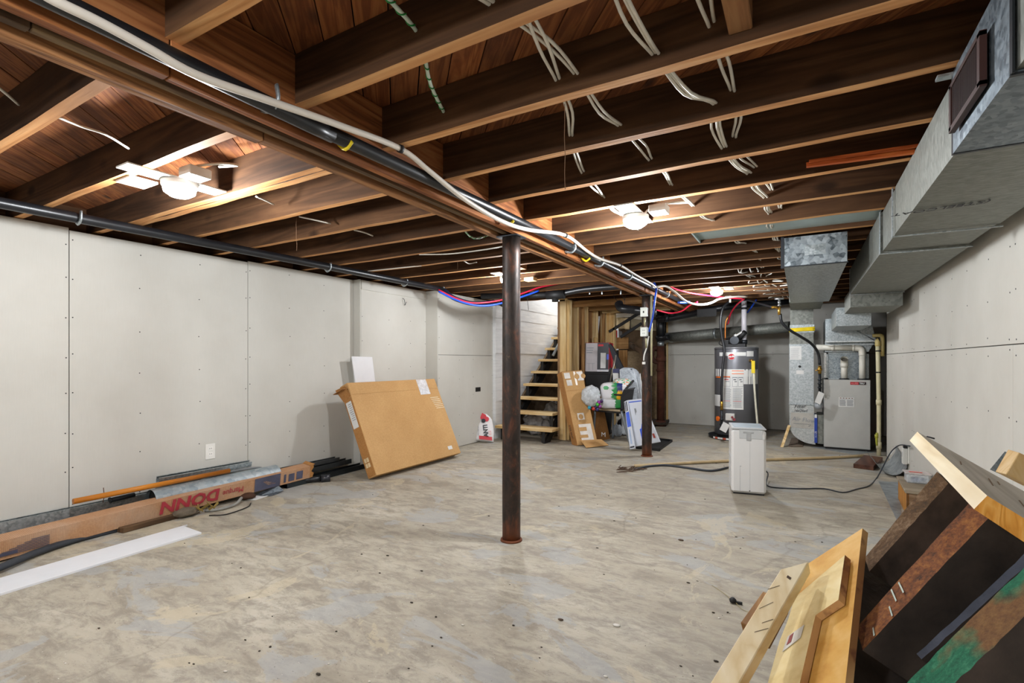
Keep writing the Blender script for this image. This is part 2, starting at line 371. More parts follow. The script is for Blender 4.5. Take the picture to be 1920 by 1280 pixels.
# painted, board-formed concrete wall beside the stairs
ws = struct('wall_stair', (-3.82, 7.5, 0))
z = 0; k = 0
while z < 3.3:
    h = .165 if k % 2 else .185
    x = -3.82 + rnd.uniform(-.006, .006); bm = M()
    n = 30; pl = [(x + .004 * noise.noise(Vector((i * .3, z * 3, 0)))) for i in range(n + 1)]
    for i in range(n):
        y0, y1 = 6.12 + i * 4.1 / n, 6.12 + (i + 1) * 4.1 / n
        bm.face([(pl[i], y0, z + .002), (pl[i], y0, z + h), (pl[i + 1], y1, z + h), (pl[i + 1], y1, z + .002)][::-1])
    bm.face([(x, 6.12, z + h), (x, 10.2, z + h), (x - .1, 10.2, z + h), (x - .1, 6.12, z + h)][::-1])
    bm.face([(x, 6.12, z), (x, 6.12, z + h), (x - .15, 6.12, z + h), (x - .15, 6.12, z)][::-1])
    bm.done('concrete_course', PAINTC, ws); z += h; k += 1
M().box(-4.0, -3.835, 6.13, 10.2, 0, 3.3).done('core', PAINTC, ws)
M().box(-3.83, -2.8, 10.1, 10.2, 0, 3.4).done('end_face', PAINTC, ws)
M().box(-3.83, -2.8, 6.3, 10.2, 3.4, 3.45).done('stairwell_ceiling', PAINTC, ws)
M().box(-2.86, -2.84, 6.95, 10.2, 2.17, 3.4).done('stairwell_side', PAINTC, ws)
M().box(-3.83, -2.8, 6.28, 6.3, 2.17, 3.4).done('stairwell_front', PAINTC, ws)

# back wall: drywall, and old bare concrete to its left
wb = struct('wall_back', (-.6, YB, 0))
for x0, x1, z0, z1 in ((-2.08, .36, .004, 1.235), (.36, 1.3, .004, 1.235), (-2.08, -1.0, 1.235, 2.1), (-1.0, 1.3, 1.235, 2.1)):
    M().box(x0 + .002, x1 - .002, YB, YB + .013, z0 + .002, z1 - .002).done('drywall_panel', DRY, wb, .0015)
b = M()
for x in (-2.04, -1.62, -1.2, -.8, -.4, 0, .34):
    for zz in (.12, .42, .75, 1.02, 1.22, 1.26, 1.55, 1.85): b.cyl((x, YB + .001, zz), (x, YB - .0015, zz), .004, n=6)
tag(b.done('screws', BLK, wb), kind='stuff')
M().box(-2.1, -2.075, YB - .04, YB + .25, 0, 1.9).done('edge_stud', pine(2), wb)
bm = M()
for i in range(14):
    for j in range(14):
        q = []
        for a, c in ((0, 0), (1, 0), (1, 1), (0, 1)):
            x = -3.0 + (i + a) * 1.2 / 14; zz = (j + c) * 1.5 / 14
            q.append((x, 9.42 + .05 * noise.noise(Vector((x * 3, zz * 3, 1))), zz))
        bm.face(q, sm=True)
bm.done('old_concrete', OLDC, wb)
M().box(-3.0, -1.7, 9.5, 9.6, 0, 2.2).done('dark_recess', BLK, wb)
M().box(-2.1, 1.3, 9.3, 9.4, 0, 2.2).done('foundation', OLDC, wb)

# right wall, sheets hung flat, black recess beyond its end beside the furnace
wr = struct('wall_right', (XR, 3, 0))
for y0, y1 in ((YF, -.51), (-.51, 1.93), (1.93, 4.37), (4.37, 6.81), (6.81, 7.3)): panel(XR, y0, y1, 1.2, 2.0, wr, -1)
for y0, y1 in ((YF, -1.64), (-1.64, .80), (.80, 3.24), (3.24, 5.68), (5.68, 7.3)): panel(XR, y0, y1, .004, 1.2, wr, -1)
pts = [(y, zz) for y in (2.0, 2.8, 3.2, 3.28, 3.6, 4.0, 4.35, 4.8, 5.2, 5.64, 5.72, 6.2, 6.8) for zz in (.2, .5, .85, 1.16, 1.235, 1.45, 1.68, 1.9)]
screws_x(XR, [(y + rnd.uniform(-.01, .01), zz + rnd.uniform(-.015, .015)) for y, zz in pts], wr, -1)
M().box(XR + .014, XR + .1, YF, 7.26, 0, 2.17).done('furring', BLK, wr)
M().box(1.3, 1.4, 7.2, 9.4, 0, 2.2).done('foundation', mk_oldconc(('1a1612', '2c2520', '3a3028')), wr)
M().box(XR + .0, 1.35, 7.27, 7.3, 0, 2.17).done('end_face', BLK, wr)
wf = struct('wall_front', (-1.5, YF, 0))
for x0 in (-4.15, -2.93, -1.71, -.49): M().box(x0 + .002, min(x0 + 1.218, .87), YF - .013, YF, .004, 1.99).done('drywall_panel', DRY, wf, .0015)
M().box(-4.4, 1.0, YF - .1, YF - .02, 0, 2.2).done('foundation', OLDC, wf)

# ================================================================ ceiling: joists, diagonal subfloor boards
ce = struct('ceiling', (-1.5, 3, ZJ))
JY = [1.554 + .406 * k for k in range(-10, 20)]     # far edge of every joist
def joist(x0, x1, yf, th=.042, z0=ZJ, z1=ZS, name='joist'):
    n = 10; bm = M()
    dz = [rnd.uniform(-.0025, .0025) for _ in range(n + 1)]; dy = [rnd.uniform(-.002, .002) for _ in range(n + 1)]
    X = [x0 + (x1 - x0) * i / n for i in range(n + 1)]
    r = [[(X[i], yf - th + dy[i], z1), (X[i], yf - th + dy[i], z0 + dz[i]), (X[i], yf + dy[i], z0 + dz[i]), (X[i], yf + dy[i], z1)] for i in range(n + 1)]
    bm.loft(r, sm=False)
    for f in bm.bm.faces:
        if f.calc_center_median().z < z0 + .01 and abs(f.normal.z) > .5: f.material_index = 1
    return bm.done(name, [joist_side(0), joist_clean_lit(0)], ce)
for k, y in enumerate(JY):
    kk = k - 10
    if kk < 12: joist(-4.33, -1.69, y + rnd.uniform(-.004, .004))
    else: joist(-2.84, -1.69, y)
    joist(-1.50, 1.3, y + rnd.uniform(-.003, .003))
joist(-4.33, -1.69, JY[9], name='sister_joist') if False else None
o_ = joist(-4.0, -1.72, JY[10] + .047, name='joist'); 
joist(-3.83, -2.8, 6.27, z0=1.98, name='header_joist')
M().box(-2.88, -2.842, 6.2, 9.3, 2.0, 2.17).done('trimmer_joist', joist_side(1), ce)
M().box(-4.33, -4.29, YF, 6.2, 1.99, 2.17).done('rim_board', joist_side(1), ce)
# short blocks between joists
for x, k, w_ in ((-.175, 0, .06), (-2.42, 7, .07), (-.3, 14, .09)):
    y1 = JY[10 + k] - .042; y0 = y1 - .364
    M().box(x, x + w_, y0, y1, ZJ + .03, ZS).done('blocking', beamwood(1), ce, .003)
# boards laid on the diagonal
dv = Vector((-math.sin(R(43)), math.cos(R(43)), 0)); nv = Vector((dv.y, -dv.x, 0)); PW = .1045
def clip(poly, ax, lim, keep):
    out = []
    for i in range(len(poly)):
        a, b = poly[i], poly[(i + 1) % len(poly)]; fa = (a[ax] - lim) * keep; fb = (b[ax] - lim) * keep
        if fa >= 0: out.append(a)
        if fa * fb < 0: out.append(a.lerp(b, fa / (fa - fb)))
    return out
s0 = min(Vector(c).dot(nv) for c in ((-4.33, YF, 0), (1.3, YF, 0), (-4.33, 9.3, 0), (1.3, 9.3, 0)))
s1 = max(Vector(c).dot(nv) for c in ((-4.33, YF, 0), (1.3, YF, 0), (-4.33, 9.3, 0), (1.3, 9.3, 0)))
s = s0
SUB = MT('subfloor_boards')
m = SUB; rotm = m.n('ShaderNodeMapping'); rotm.vector_type = 'POINT'
def diag_mat():
    m = MT('subfloor_diagonal')
    tc = m.n('ShaderNodeTexCoord'); oi = m.n('ShaderNodeObjectInfo'); mu = m.n('ShaderNodeMath', operation='MULTIPLY'); mu.inputs[1].default_value = 43
    m.l(oi.outputs['Random'], mu.inputs[0]); ad = m.n('ShaderNodeVectorMath', operation='ADD')
    mp = m.n('ShaderNodeMapping'); mp.vector_type = 'TEXTURE'; mp.inputs['Rotation'].default_value = (0, 0, R(133)); m.l(tc.outputs['Object'], mp.inputs[0])
    m.l(mp.outputs[0], ad.inputs[0]); m.l(mu.outputs[0], ad.inputs[1])
    def sc(v):
        q = m.n('ShaderNodeMapping'); q.inputs['Scale'].default_value = v; m.l(ad.outputs[0], q.inputs[0]); return q.outputs[0]
    rg = m.noise(sc((.8, 12, 12)), 1.5, 4, .55, .8); mu2 = m.n('ShaderNodeMath', operation='MULTIPLY'); mu2.inputs[1].default_value = 11; m.l(rg, mu2.inputs[0])
    fr = m.n('ShaderNodeMath', operation='PINGPONG'); fr.inputs[1].default_value = 1; m.l(mu2.outputs[0], fr.inputs[0])
    c = m.ramp(fr.outputs[0], [(.1, '7e451e'), (.55, '95572a'), (.9, 'a36534')])
    vo = m.n('ShaderNodeTexVoronoi'); vo.inputs['Scale'].default_value = .8; m.l(sc((4, 8, 8)), vo.inputs['Vector'])
    c = m.mix(m.ramp(vo.outputs['Distance'], [(.1, (.85,) * 3), (.2, (0, 0, 0))]), c, srgb('2a140a'))
    bl = m.noise(sc((1, 1.5, 1)), 3, 5, .6); c = m.mix(m.ramp(bl, [(.45, (0, 0, 0)), (.75, (.7,) * 3)]), c, srgb('3c1d0c'))
    hs = m.n('ShaderNodeHueSaturation'); mr = m.n('ShaderNodeMapRange'); mr.inputs[3].default_value = .72; mr.inputs[4].default_value = 1.12
    m.l(oi.outputs['Random'], mr.inputs[0]); m.l(mr.outputs[0], hs.inputs['Value']); m.l(c, hs.inputs['Color'])
    m.set(Base_Color=hs.outputs[0], Roughness=.8); m.bump(fr.outputs[0], .2, .003); return m.m
bpy.data.materials.remove(SUB.m)
DIAG = diag_mat()
while s < s1:
    a = nv * (s + .0022); b_ = nv * (s + PW - .0022); z0 = ZS + rnd.uniform(0, .003)
    poly = [a - dv * 14, a + dv * 14, b_ + dv * 14, b_ - dv * 14]
    for ax, lim, kp in ((0, -4.33, 1), (0, 1.3, -1), (1, YF, 1), (1, 9.35, -1)): poly = clip(poly, ax, lim, kp) if len(poly) > 2 else poly
    # leave the stairwell open
    if len(poly) > 2:
        pieces = []
        A = clip(poly, 1, 6.28, -1)
        if len(A) > 2: pieces.append(A)
        Bq = clip(clip(poly, 1, 6.28, 1) or [], 0, -2.84, 1) if len(clip(poly, 1, 6.28, 1)) > 2 else []
        if len(Bq) > 2: pieces.append(Bq)
        for P in pieces:
            M().prism([Vector((p.x, p.y, z0)) for p in P], (0, 0, .019)).done('board', DIAG, ce)
    s += PW
M().box(-4.4, 1.4, YF, 6.28, ZS + .03, ZS + .05).done('upper_floor', BLK, ce)
M().box(-2.84, 1.4, 6.28, 9.5, ZS + .03, ZS + .05).done('upper_floor', BLK, ce)

# ================================================================ the built-up beam and its two posts
bt = thing('support_beam', 'long built-up wooden beam running down the middle of the ceiling on two posts', 'beam', (-1.6, 3, 1.9))
x = -1.69
for wd, z0, mt in ((.05, 1.90, beamwood(1)), (.034, 1.925, wood('grey_beam', '4e3e30', '7d6650', '96805f', 1, .8, 1.2, .3)), (.034, 1.905, wood('grey_beam', '4e3e30', '7d6650', '96805f', 1, .8, 1.2, .3)), (.036, 1.920, beamwood(1)), (.04, 1.90, wood('orange_beam', '6a3c20', 'b06c3c', 'cc8a54', 1, .75, 1.4, .3))):
    cuts = [YF, rnd.uniform(.2, 1.2), rnd.uniform(3.1, 5), 9.1]
    for y0, y1 in zip(cuts, cuts[1:]):
        M().box(x + .003, x + wd - .003, y0 + .002, y1 - .002, z0 + rnd.uniform(-.003, .003), ZS - .002).done('plank', mt, bt, .002)
    x += wd
def post(name, u0, x, y, top, label, r=.057):
    t = thing(name, label, 'post', (x, y, 0), 'steel posts under the beam')
    bm = M(); n = 28; rg = []
    for i in range(22):
        z = .002 + (top - .012) * i / 21
        rg.append([(x + (r + .0012 * noise.noise(Vector((math.cos(a * 6.283 / n) * 3, math.sin(a * 6.283 / n) * 3, z * 6)))) * math.cos(a * 6.283 / n), y + r * math.sin(a * 6.283 / n), z) for a in range(n)])
    bm.loft(rg); bm.done('pipe', RUST, t)
    M().box(x - .075, x + .075, y - .06, y + .06, top - .01, top - .001).done('cap_plate', DARKMET, t, .002)
    M().lathe((x, y, 0), [(r + .012, 0.001), (r + .010, .010), (r + .001, .013)], 20).done('base_ring', flat('6b3a20', .9, name='rust', bump=.6), t)
    return t
post('steel_post', 0, -1.57, 2.70, 1.9, 'near rusty dark steel post standing in the middle of the floor')
p2 = post('steel_post', 0, -1.575, 5.89, 1.9, 'far rusty steel post with two electrical boxes fixed to its top')
# ================================================================ ceiling lights
LED = glow((.92, .96, 1, 1), 90, 'led_lens')
def ceiling_light(x, y, label, plate=1):
    t = thing('ceiling_light', label, 'ceiling light', (x, y, 1.93), 'ceiling lights between the joists')
    M().lathe((x, y, 0), [(.02, 1.962), (.072, 1.962), (.078, 1.972), (.078, 1.99)], 24).done('housing', WHITE, t)
    M().lathe((x, y, 0), [(.003, 1.915), (.04, 1.922), (.066, 1.94), (.07, 1.9605)], 24).done('lens', LED, t)
    M().box(x - .055, x + .055, y - .24, y + .20, 1.992, 2.0).done('mounting_plate', WHITE, t, .001)
    if plate: M().box(x + .09, x + .19, y - .05, y + .05, 1.985, 2.03).done('junction_box', WHITE, t, .004)
    M().tube([(x + .05, y, 1.995), (x + .12, y - .02, 2.03), (x + .25, y + .05, 2.05), (x + .28, y + .12, 2.06), (x + .16, y + .1, 2.07)], .006, 6).done('cord', CABLE, t)
    return t
ceiling_light(-2.62, 1.29, 'glaring ceiling light left of the beam, nearest to the camera')
ceiling_light(-.86, 2.96, 'glaring ceiling light right of the beam, in the middle of the room')
ceiling_light(-.89, 6.5, 'small bright ceiling light above the water heater')
ceiling_light(-2.62, 4.42, 'ceiling light mostly hidden behind the near steel post', 0)
M().box(-2.88, -2.74, 1.13, 1.25, 1.99, 2.0).done('cover_plate', WHITE)
tag(bpy.data.objects['cover_plate'], 'square white plate screwed up beside the left ceiling light', 'cover plate')
# ================================================================ supply duct along the right wall
t = thing('supply_duct', 'big galvanized supply duct hung along the right wall under the joists', 'duct', (.6, 3, 1.76))
def ductsec(x0, x1, y0, y1, z0, z1, par, name='duct_section', mt=None, cross=.006):
    bm = M(); cx, cy, cz = (x0 + x1) / 2, (y0 + y1) / 2, (z0 + z1) / 2
    def fc(p, n):      # a face broken across its diagonals
        c = sum((Vector(q) for q in p), Vector()) / 4 + Vector(n) * cross
        for i in range(4): bm.face([p[i], p[(i + 1) % 4], c])
    fc([(x0, y0, z0), (x0, y1, z0), (x1, y1, z0), (x1, y0, z0)], (0, 0, -1))
    fc([(x0, y0, z0), (x0, y0, z1), (x0, y1, z1), (x0, y1, z0)], (-1, 0, 0))
    fc([(x1, y0, z0), (x1, y1, z0), (x1, y1, z1), (x1, y0, z1)], (1, 0, 0))
    fc([(x0, y0, z0), (x1, y0, z0), (x1, y0, z1), (x0, y0, z1)], (0, -1, 0))
    fc([(x0, y1, z0), (x0, y1, z1), (x1, y1, z1), (x1, y1, z0)], (0, 1, 0))
    bm.face([(x0, y0, z1), (x1, y0, z1), (x1, y1, z1), (x0, y1, z1)])
    return bm.done(name, mt or GALVB, par, recalc=True)
DUCTX0, DUCTX1 = .41, .80
ys = [-1.6, .3, 1.50, 1.98, 3.15, 3.62, 5.70]
for i, (a, b) in enumerate(zip(ys, ys[1:])):
    e = (0, .002, .012, 0, -.004, .006)[i]
    ductsec(DUCTX0 - e, DUCTX1 + e, a + .003, b - .003, 1.76 - e, 1.995, t, mt=GALV if i in (2,) else None)
    bm = M(); q = .012   # slip cleat at each joint
    bm.box(DUCTX0 - q, DUCTX0 - q + .004, b - .014, b + .014, 1.76 - q, 1.995); bm.box(DUCTX0 - q, DUCTX1 + q, b - .006, b + .006, 1.76 - q - .002, 1.76 - q + .003)
    bm.done('joint_cleat', DARKMET if i in (1, 2) else GALVS, t)
M().ob((.36, 1.968, 1.985), (.05, 0, 0), (0, .03, 0), (0, 0, .008)).done('hanger_tab', GALVS, t)
g = M().box(.374, .388, 1.615, 1.635, 1.79, 1.92).box(.374, .388, 1.885, 1.905, 1.79, 1.92).box(.374, .388, 1.615, 1.905, 1.785, 1.80).box(.374, .388, 1.615, 1.905, 1.91, 1.922).done('grille_frame', flat('3a1c14', .5, name='brown_grille'), t)
g = M()
for i in range(26): g.box(.377, .385, 1.637 + i * .0095, 1.640 + i * .0095, 1.80, 1.912)
tag(g.done('grille_bars', flat('2a1510', .5, name='brown_bars'), t), kind='stuff')
M().box(.3865, .3925, 1.63, 1.89, 1.795, 1.915).done('grille_back', BLK, t)
a_, b_ = pz(1862, 374, 1.7505), pz(1712, 396, 1.7505)
text('(STEELCOAT', .055, a_, b_ - a_, (0, 1, 0), INK, t, 'stencil', shear=.2)
M().cyl((.5, 3.75, 1.7535), (.5, 3.75, 1.756), .018, n=14).done('knockout', BLK, t)
# drop pieces towards the plenum
ductsec(.405, .80, 5.7, 6.45, 1.63, 1.80, t, 'drop_section', GALVB, .002); ductsec(.33, .64, 6.45, 7.45, 1.50, 1.70, t, 'drop_section', GALVS, .002)
M().box(.40, .805, 5.69, 5.70, 1.755, 1.77).done('joint_cleat', GALVS, t)

# ================================================================ return trunk, riser and boot
t = thing('return_duct', 'galvanized return air duct with hanging trunk, tall riser and curved boot left of the furnace', 'duct', (0, 7.7, 0))
ductsec(-.105, .27, 4.04, 6.6, 1.79, 1.995, t, 'trunk', GALVS)
M().prism([(-.104, 4.036, 1.792), (.268, 4.036, 1.792), (.268, 4.036, 1.994), (-.104, 4.036, 1.994)], (0, .003, 0)).done('end_cap', mk_galv('spangled_zinc', .55, '3c464c', 'b4bdc2', .35), t)
M().box(-.125, -.105, 4.03, 4.05, 1.78, 2.0).box(-.11, .275, 4.032, 4.04, 1.785, 1.792).done('end_flange', DARKMET, t)
ductsec(-.12, .22, 6.6, 7.6, 1.80, 1.99, t, 'trunk', GALVB, .002)
x0, x1, y0, y1 = -.13, .143, 7.6, 8.15
M().box(x0 + .004, x1 - .004, y0 + .003, y1, 1.60, 1.80).done('riser_section', GALVB, t)
M().box(x0, x1 + .006, y0 - .004, y1, 1.50, 1.60).done('riser_section', GALVS, t)
bm = M(); 
for i in range(5): bm.tube([(x0 - .008, y0 - .008, 1.515 + i * .008 + rnd.uniform(-.004, .004)), ((x0 + x1) / 2, y0 - .016, 1.52 + i * .009), (x1 + .012, y0 - .008, 1.527 + i * .009 + rnd.uniform(-.006, .006))], .008, 6)
bm.done('yellow_tape', YELLOW, t)
M().box(x0 - .004, x1 - .002, y0 - .001, y1, 1.34, 1.50).done('riser_section', GALVB, t)
M().box(x0 - .006, x1, y0, y1, .56, 1.34).done('riser_section', mk_galv('riser_zinc', .9, '98a0a2', 'c4c9ca', .45, (1, 1, 1), .55), t)
M().box(x0 - .010, x1 + .004, y0 - .005, y1, .545, .565).done('joint_cleat', GALVS, t); M().box(x0 - .01, x1 + .004, y0 - .005, y1, 1.335, 1.345).done('joint_cleat', GALVS, t)
# curved boot
P = [(x1, y0, .54), (x0 - .004, y0, .54), (x0 - .004, y0, .26)]
for i in range(1, 13):
    a = R(180 + i * 90 / 13); P.append((.16 + (.294) * math.cos(a), y0, .27 + .235 * math.sin(a)))
P += [(.16, y0, .035), (x1 + .02, y0, .035)]
P[0] = (x1 + .0, y0, .54)
M().prism([(p[0], p[1], p[2]) for p in P], (0, y1 - y0, 0)).done('boot', mk_galv('boot_zinc', .9, 'a4a9a8', 'cbcdca', .5, (1, 1, 1), .5), t)
yq = y0 - .003
M().box(x0 + .002, x0 + .135, yq, y0, 1.14, 1.32).done('instruction_sheet', PAPER, t)
bm = M(); [bm.box(x0 + .012, x0 + .12 - rnd.random() * .03, yq - .001, yq, 1.16 + i * .016, 1.163 + i * .016) for i in range(9)]; tag(bm.done('printed_lines', INKG, t), kind='stuff')
M().box(x0 + .075, x0 + .16, yq, y0, .95, 1.0).done('small_label', PAPER, t)
M().cyl((x0 + .115, y0 - .006, 1.05), (x0 + .115, y0, 1.05), .016).done('test_plug', BLK, t)
M().box(x0 + .01, x1 - .005, yq, y0, .24, .44).done('bare_patch', flat('b5b2aa', .6, .2, name='tape_patch', bump=.4), t)
text('Filter', .062, (x0 + .05, y0 - .004, .50), (1, 0, .06), (0, 0, 1), INK, t, 'handwriting', shear=.3)
text('16x25x5', .045, (x0 + .045, y0 - .004, .452), (1, 0, .02), (0, 0, 1), INK, t, 'handwriting', shear=.3)
text('Air Flow', .075, (x0 + .025, y0 - .005, .335), (1, 0, -.06), (0, 0, 1), INKG, t, 'handwriting', shear=.1)
M().tube([(x0 + .04, y0 - .006, .30), (x1 - .04, y0 - .006, .295), (x1 - .03, y0 - .006, .29), (x1 - .06, y0 - .006, .265)], .002, 5, 1).done('arrow', INKG, t)
# filter slot beside the furnace
f = thing('air_filter', 'blue-edged furnace filter in the slot between riser and furnace', 'air filter', (.17, 7.6, .05))
M().box(.150, .182, 7.585, 8.1, .06, .40).done('filter_edge', BLUE, f)
text('3-1-ZE', .03, (.176, 7.583, .13), (0, 0, 1), (-1, 0, 0), PAPER, f, 'printing')
M().box(.153, .178, 7.583, 7.584, .385, .43).done('filter_tab', PAPER, f)
M().box(.185, .252, 7.60, 8.1, .05, .42).box(.187, .19, 7.595, 7.6, .06, .41).box(.236, .239, 7.595, 7.6, .06, .41).done('filter_rack', GALVB, f)

# ================================================================ furnace and plenum
t = thing('furnace', 'grey upright gas furnace with white flue pipes at the right wall', 'furnace', (.5, 7.9, 0))
FUR = flat('bcbcb8', .4, .3, name='furnace_grey', var=.015)
M().box(.254, .738, 7.55, 8.25, .02, .885).done('cabinet', flat('8e8e8b', .45, .5, name='cabinet_grey'), t, .003)
M().box(.252, .740, 7.528, 7.55, .028, .888).done('front_panel', FUR, t, .004)
M().box(.27, .73, 7.56, 8.2, 0, .02).done('base', BLK, t)
M().box(.533, .695, 7.524, 7.529, .826, .862).done('name_plate', flat('b0101c', .4, name='plate_red', var=.01), t, .002)
M().box(.62, .694, 7.523, 7.5245, .827, .861).done('name_plate_half', flat('1a1012', .4, name='plate_black'), t)
text('ALLIED', .024, (.54, 7.5225, .8355), (1, 0, 0), (0, 0, 1), flat('f0888c', .5, name='pink_letters'), t, bold=.0006); text('TRU', .026, (.628, 7.522, .8355), (1, 0, 0), (0, 0, 1), PAPER, t, bold=.001)
M().box(.412, .575, 7.524, 7.529, .545, .665).done('warning_label', PAPER, t)
bm = M(); [bm.box(.425 + .03 * i, .44 + .03 * i, 7.5228, 7.524, .652, .660) for i in range(5)]; bm.done('warning_symbols', flat('7a4a30', .6, name='brown_print'), t)
bm = M(); bm.box(.416, .571, 7.5228, 7.524, .642, .6455); [bm.box(.42 + .078 * (i % 2), .488 + .078 * (i % 2) - rnd.random() * .01, 7.5228, 7.524, .56 + .011 * (i // 2), .566 + .011 * (i // 2)) for i in range(14)]; tag(bm.done('printed_lines', INKG, t), kind='stuff')
# coil box and plenum
M().box(.29, .745, 7.83, 8.25, .885, 1.235).done('coil_box', mk_galv('coil_zinc', 1.2, '7b868c', 'b6bec2', .25), t, .003)
bm = M()
for a in ((.285, .31, .885, 1.24), (.725, .75, .885, 1.24)): bm.box(a[0], a[1], 7.80, 7.83, a[2], a[3])
bm.box(.285, .75, 7.80, 7.83, 1.215, 1.245); bm.box(.285, .75, 7.80, 7.83, .885, .90); bm.done('coil_frame', GALVS, t)
bm = M(); bm.box(.262, .29, 7.79, 7.81, .90, 1.23); o = bm.done('foil_tape', mk_galv('foil', 3, 'c2c6c8', 'eef0f0', .15), t)
M().prism([(.27, 7.7, 1.24), (.735, 7.7, 1.24), (.80, 7.7, 1.365), (.27, 7.7, 1.365)], (0, .55, 0)).done('plenum_taper', GALVS, t)
M().prism([(.27, 7.55, 1.365), (.80, 7.55, 1.365), (.74, 7.55, 1.66), (.27, 7.55, 1.66)], (0, .7, 0)).done('plenum', GALVS, t)
M().box(.265, .805, 7.53, 7.56, 1.36, 1.375).box(.27, .80, 7.53, 7.56, 1.325, 1.33).done('plenum_flange', mk_galv('bright_edge', 1, 'c0c4c4', 'e4e6e6', .3), t)
M().tube([(.60, 7.535, 1.50), (.78, 7.535, 1.375)], .006, 6, 1).done('plenum_brace', GALVS, t)
# flue pipes
pv = M()
pv.tube([(.17, 7.62, 1.302), (.60, 7.62, 1.288)], .036, 16, 1); pv.tube([(.58, 7.62, 1.288), (.635, 7.62, 1.282), (.66, 7.62, 1.255), (.665, 7.62, 1.19)], .0385, 16, 5); pv.tube([(.665, 7.62, 1.2), (.665, 7.62, .90)], .036, 16, 1)
pv.done('flue_pipe', PVC, t)
M().cyl((.34, 7.62, 1.297), (.37, 7.62, 1.296), .042).done('pipe_coupling', PVC, t); M().cyl((.56, 7.62, 1.29), (.585, 7.62, 1.29), .042).done('pipe_coupling', PVC, t)
pv = M().tube([(.475, 7.62, .90), (.475, 7.62, 1.10)], .036, 16, 1); pv.cyl((.475, 7.62, 1.04), (.475, 7.62, 1.10), .042, n=16)
pv.tube([(.475, 7.64, 1.06), (.475, 7.62, 1.115), (.475, 7.575, 1.15)], .041, 16, 5, cap=False); pv.done('intake_pipe', PVC, t)
M().cyl((.475, 7.595, 1.135), (.475, 7.5965, 1.134), .033).done('intake_mouth', flat('5a564c', .8, name='pipe_inside'), t)
for xx in (.475, .665): M().lathe((xx, 7.62, .885), [(.055, 0), (.055, .015), (.04, .018)], 16).done('pipe_collar', DARKMET, t)

# condensate pipe right of the furnace
t = thing('condensate_pipe', 'yellowed plastic drain pipe standing right of the furnace', 'pipe', (.79, 7.35, 0))
CP = flat('cfc7a2', .4, name='yellowed_pvc', var=.04)
M().tube([(.80, 7.32, 0), (.80, 7.32, .6), (.79, 7.33, 1.32)], .022, 12, 3).cyl((.80, 7.32, .60), (.80, 7.32, .66), .028).cyl((.80, 7.32, .08), (.80, 7.32, .16), .028).done('pipe', CP, t)
M().tube([(.792, 7.33, 1.30), (.79, 7.33, 1.36), (.80, 7.33, 1.37)], .028, 12, 4).tube([(.84, 7.36, 1.18), (.84, 7.36, 1.40), (.82, 7.4, 1.43), (.75, 7.42, 1.43)], .022, 12, 3).done('elbow', flat('b9a566', .4, name='amber_pvc'), t)
for zz in (.98, 1.235): M().cyl((.795, 7.33, zz), (.795, 7.33, zz + .015), .027).done('black_clamp', BLK, t)
M().tube([(.78, 7.3, .12), (.775, 7.3, .2), (.78, 7.3, .27)], .012, 8).cyl((.775, 7.3, .21), (.775, 7.3, .25), .018).done('side_hose', flat('a8a838', .4, name='green_hose'), t)

# gas line: black hose, brass valve, iron drip leg with tag
t = thing('gas_line', 'black flexible gas hose with brass fittings hanging left of the furnace', 'gas hose', (.2, 7.4, .6))
A = [pd(1463, 588, 6.2), pd(1466, 604, 6.2), pd(1480, 618, 6.2), pd(1503, 632, 6.25), pd(1522, 645, 6.3), pd(1534, 662, 6.35), pd(1537, 684, 6.35)]
M().tube(A, .017, 10, 5).done('hose', BLACK, t)
q = pd(1537, 690, 6.35); M().cyl(q + Vector((0, 0, .03)), q - Vector((0, 0, .07)), .020).cyl(q + Vector((0, 0, -.0)), q - Vector((0, 0, .03)), .028).cyl(q + Vector((-.05, -.01, -.03)), q + Vector((0, 0, -.03)), .006).done('brass_valve', BRASS, t)
q2 = pd(1538, 712, 6.35); bm = M().cyl(q - Vector((0, 0, .07)), q - Vector((0, 0, .30)), .016); [bm.cyl(q - Vector((0, 0, .14 + .05 * i)), q - Vector((0, 0, .155 + .05 * i)), .024) for i in range(3)]; bm.done('iron_pipe', DARKMET, t)
q = pd(1461, 560, 6.2); M().cyl(q, q - Vector((0, 0, .10)), .012).cyl(q - Vector((0, 0, .03)), q - Vector((0, 0, .06)), .018).cyl(q - Vector((0, 0, .075)), q - Vector((0, 0, .09)), .02).cyl(q + Vector((-.05, 0, 0)), q + Vector((.05, 0, 0)), .012).done('valve', STEEL, t)
M().cyl(q - Vector((0, 0, .10)), q - Vector((0, 0, .20)), .017).cyl(pd(1447, 576, 6.2), pd(1458, 576, 6.2), .014).done('brass_end', BRASS, t)
tg = pd(1537, 745, 6.3)
M().ob(tg + Vector((-.055, 0, -.06)), (.06, 0, -.03), (0, .004, 0), (.045, 0, .14)).done('tag', PAPER, t)
M().lathe(pd(1535, 763, 6.35), [(.001, -.03), (.035, -.02), (.045, 0), (.045, .05), (.03, .05)], 16).done('trap_cup', flat('8d9296', .3, name='trap_grey'), t)

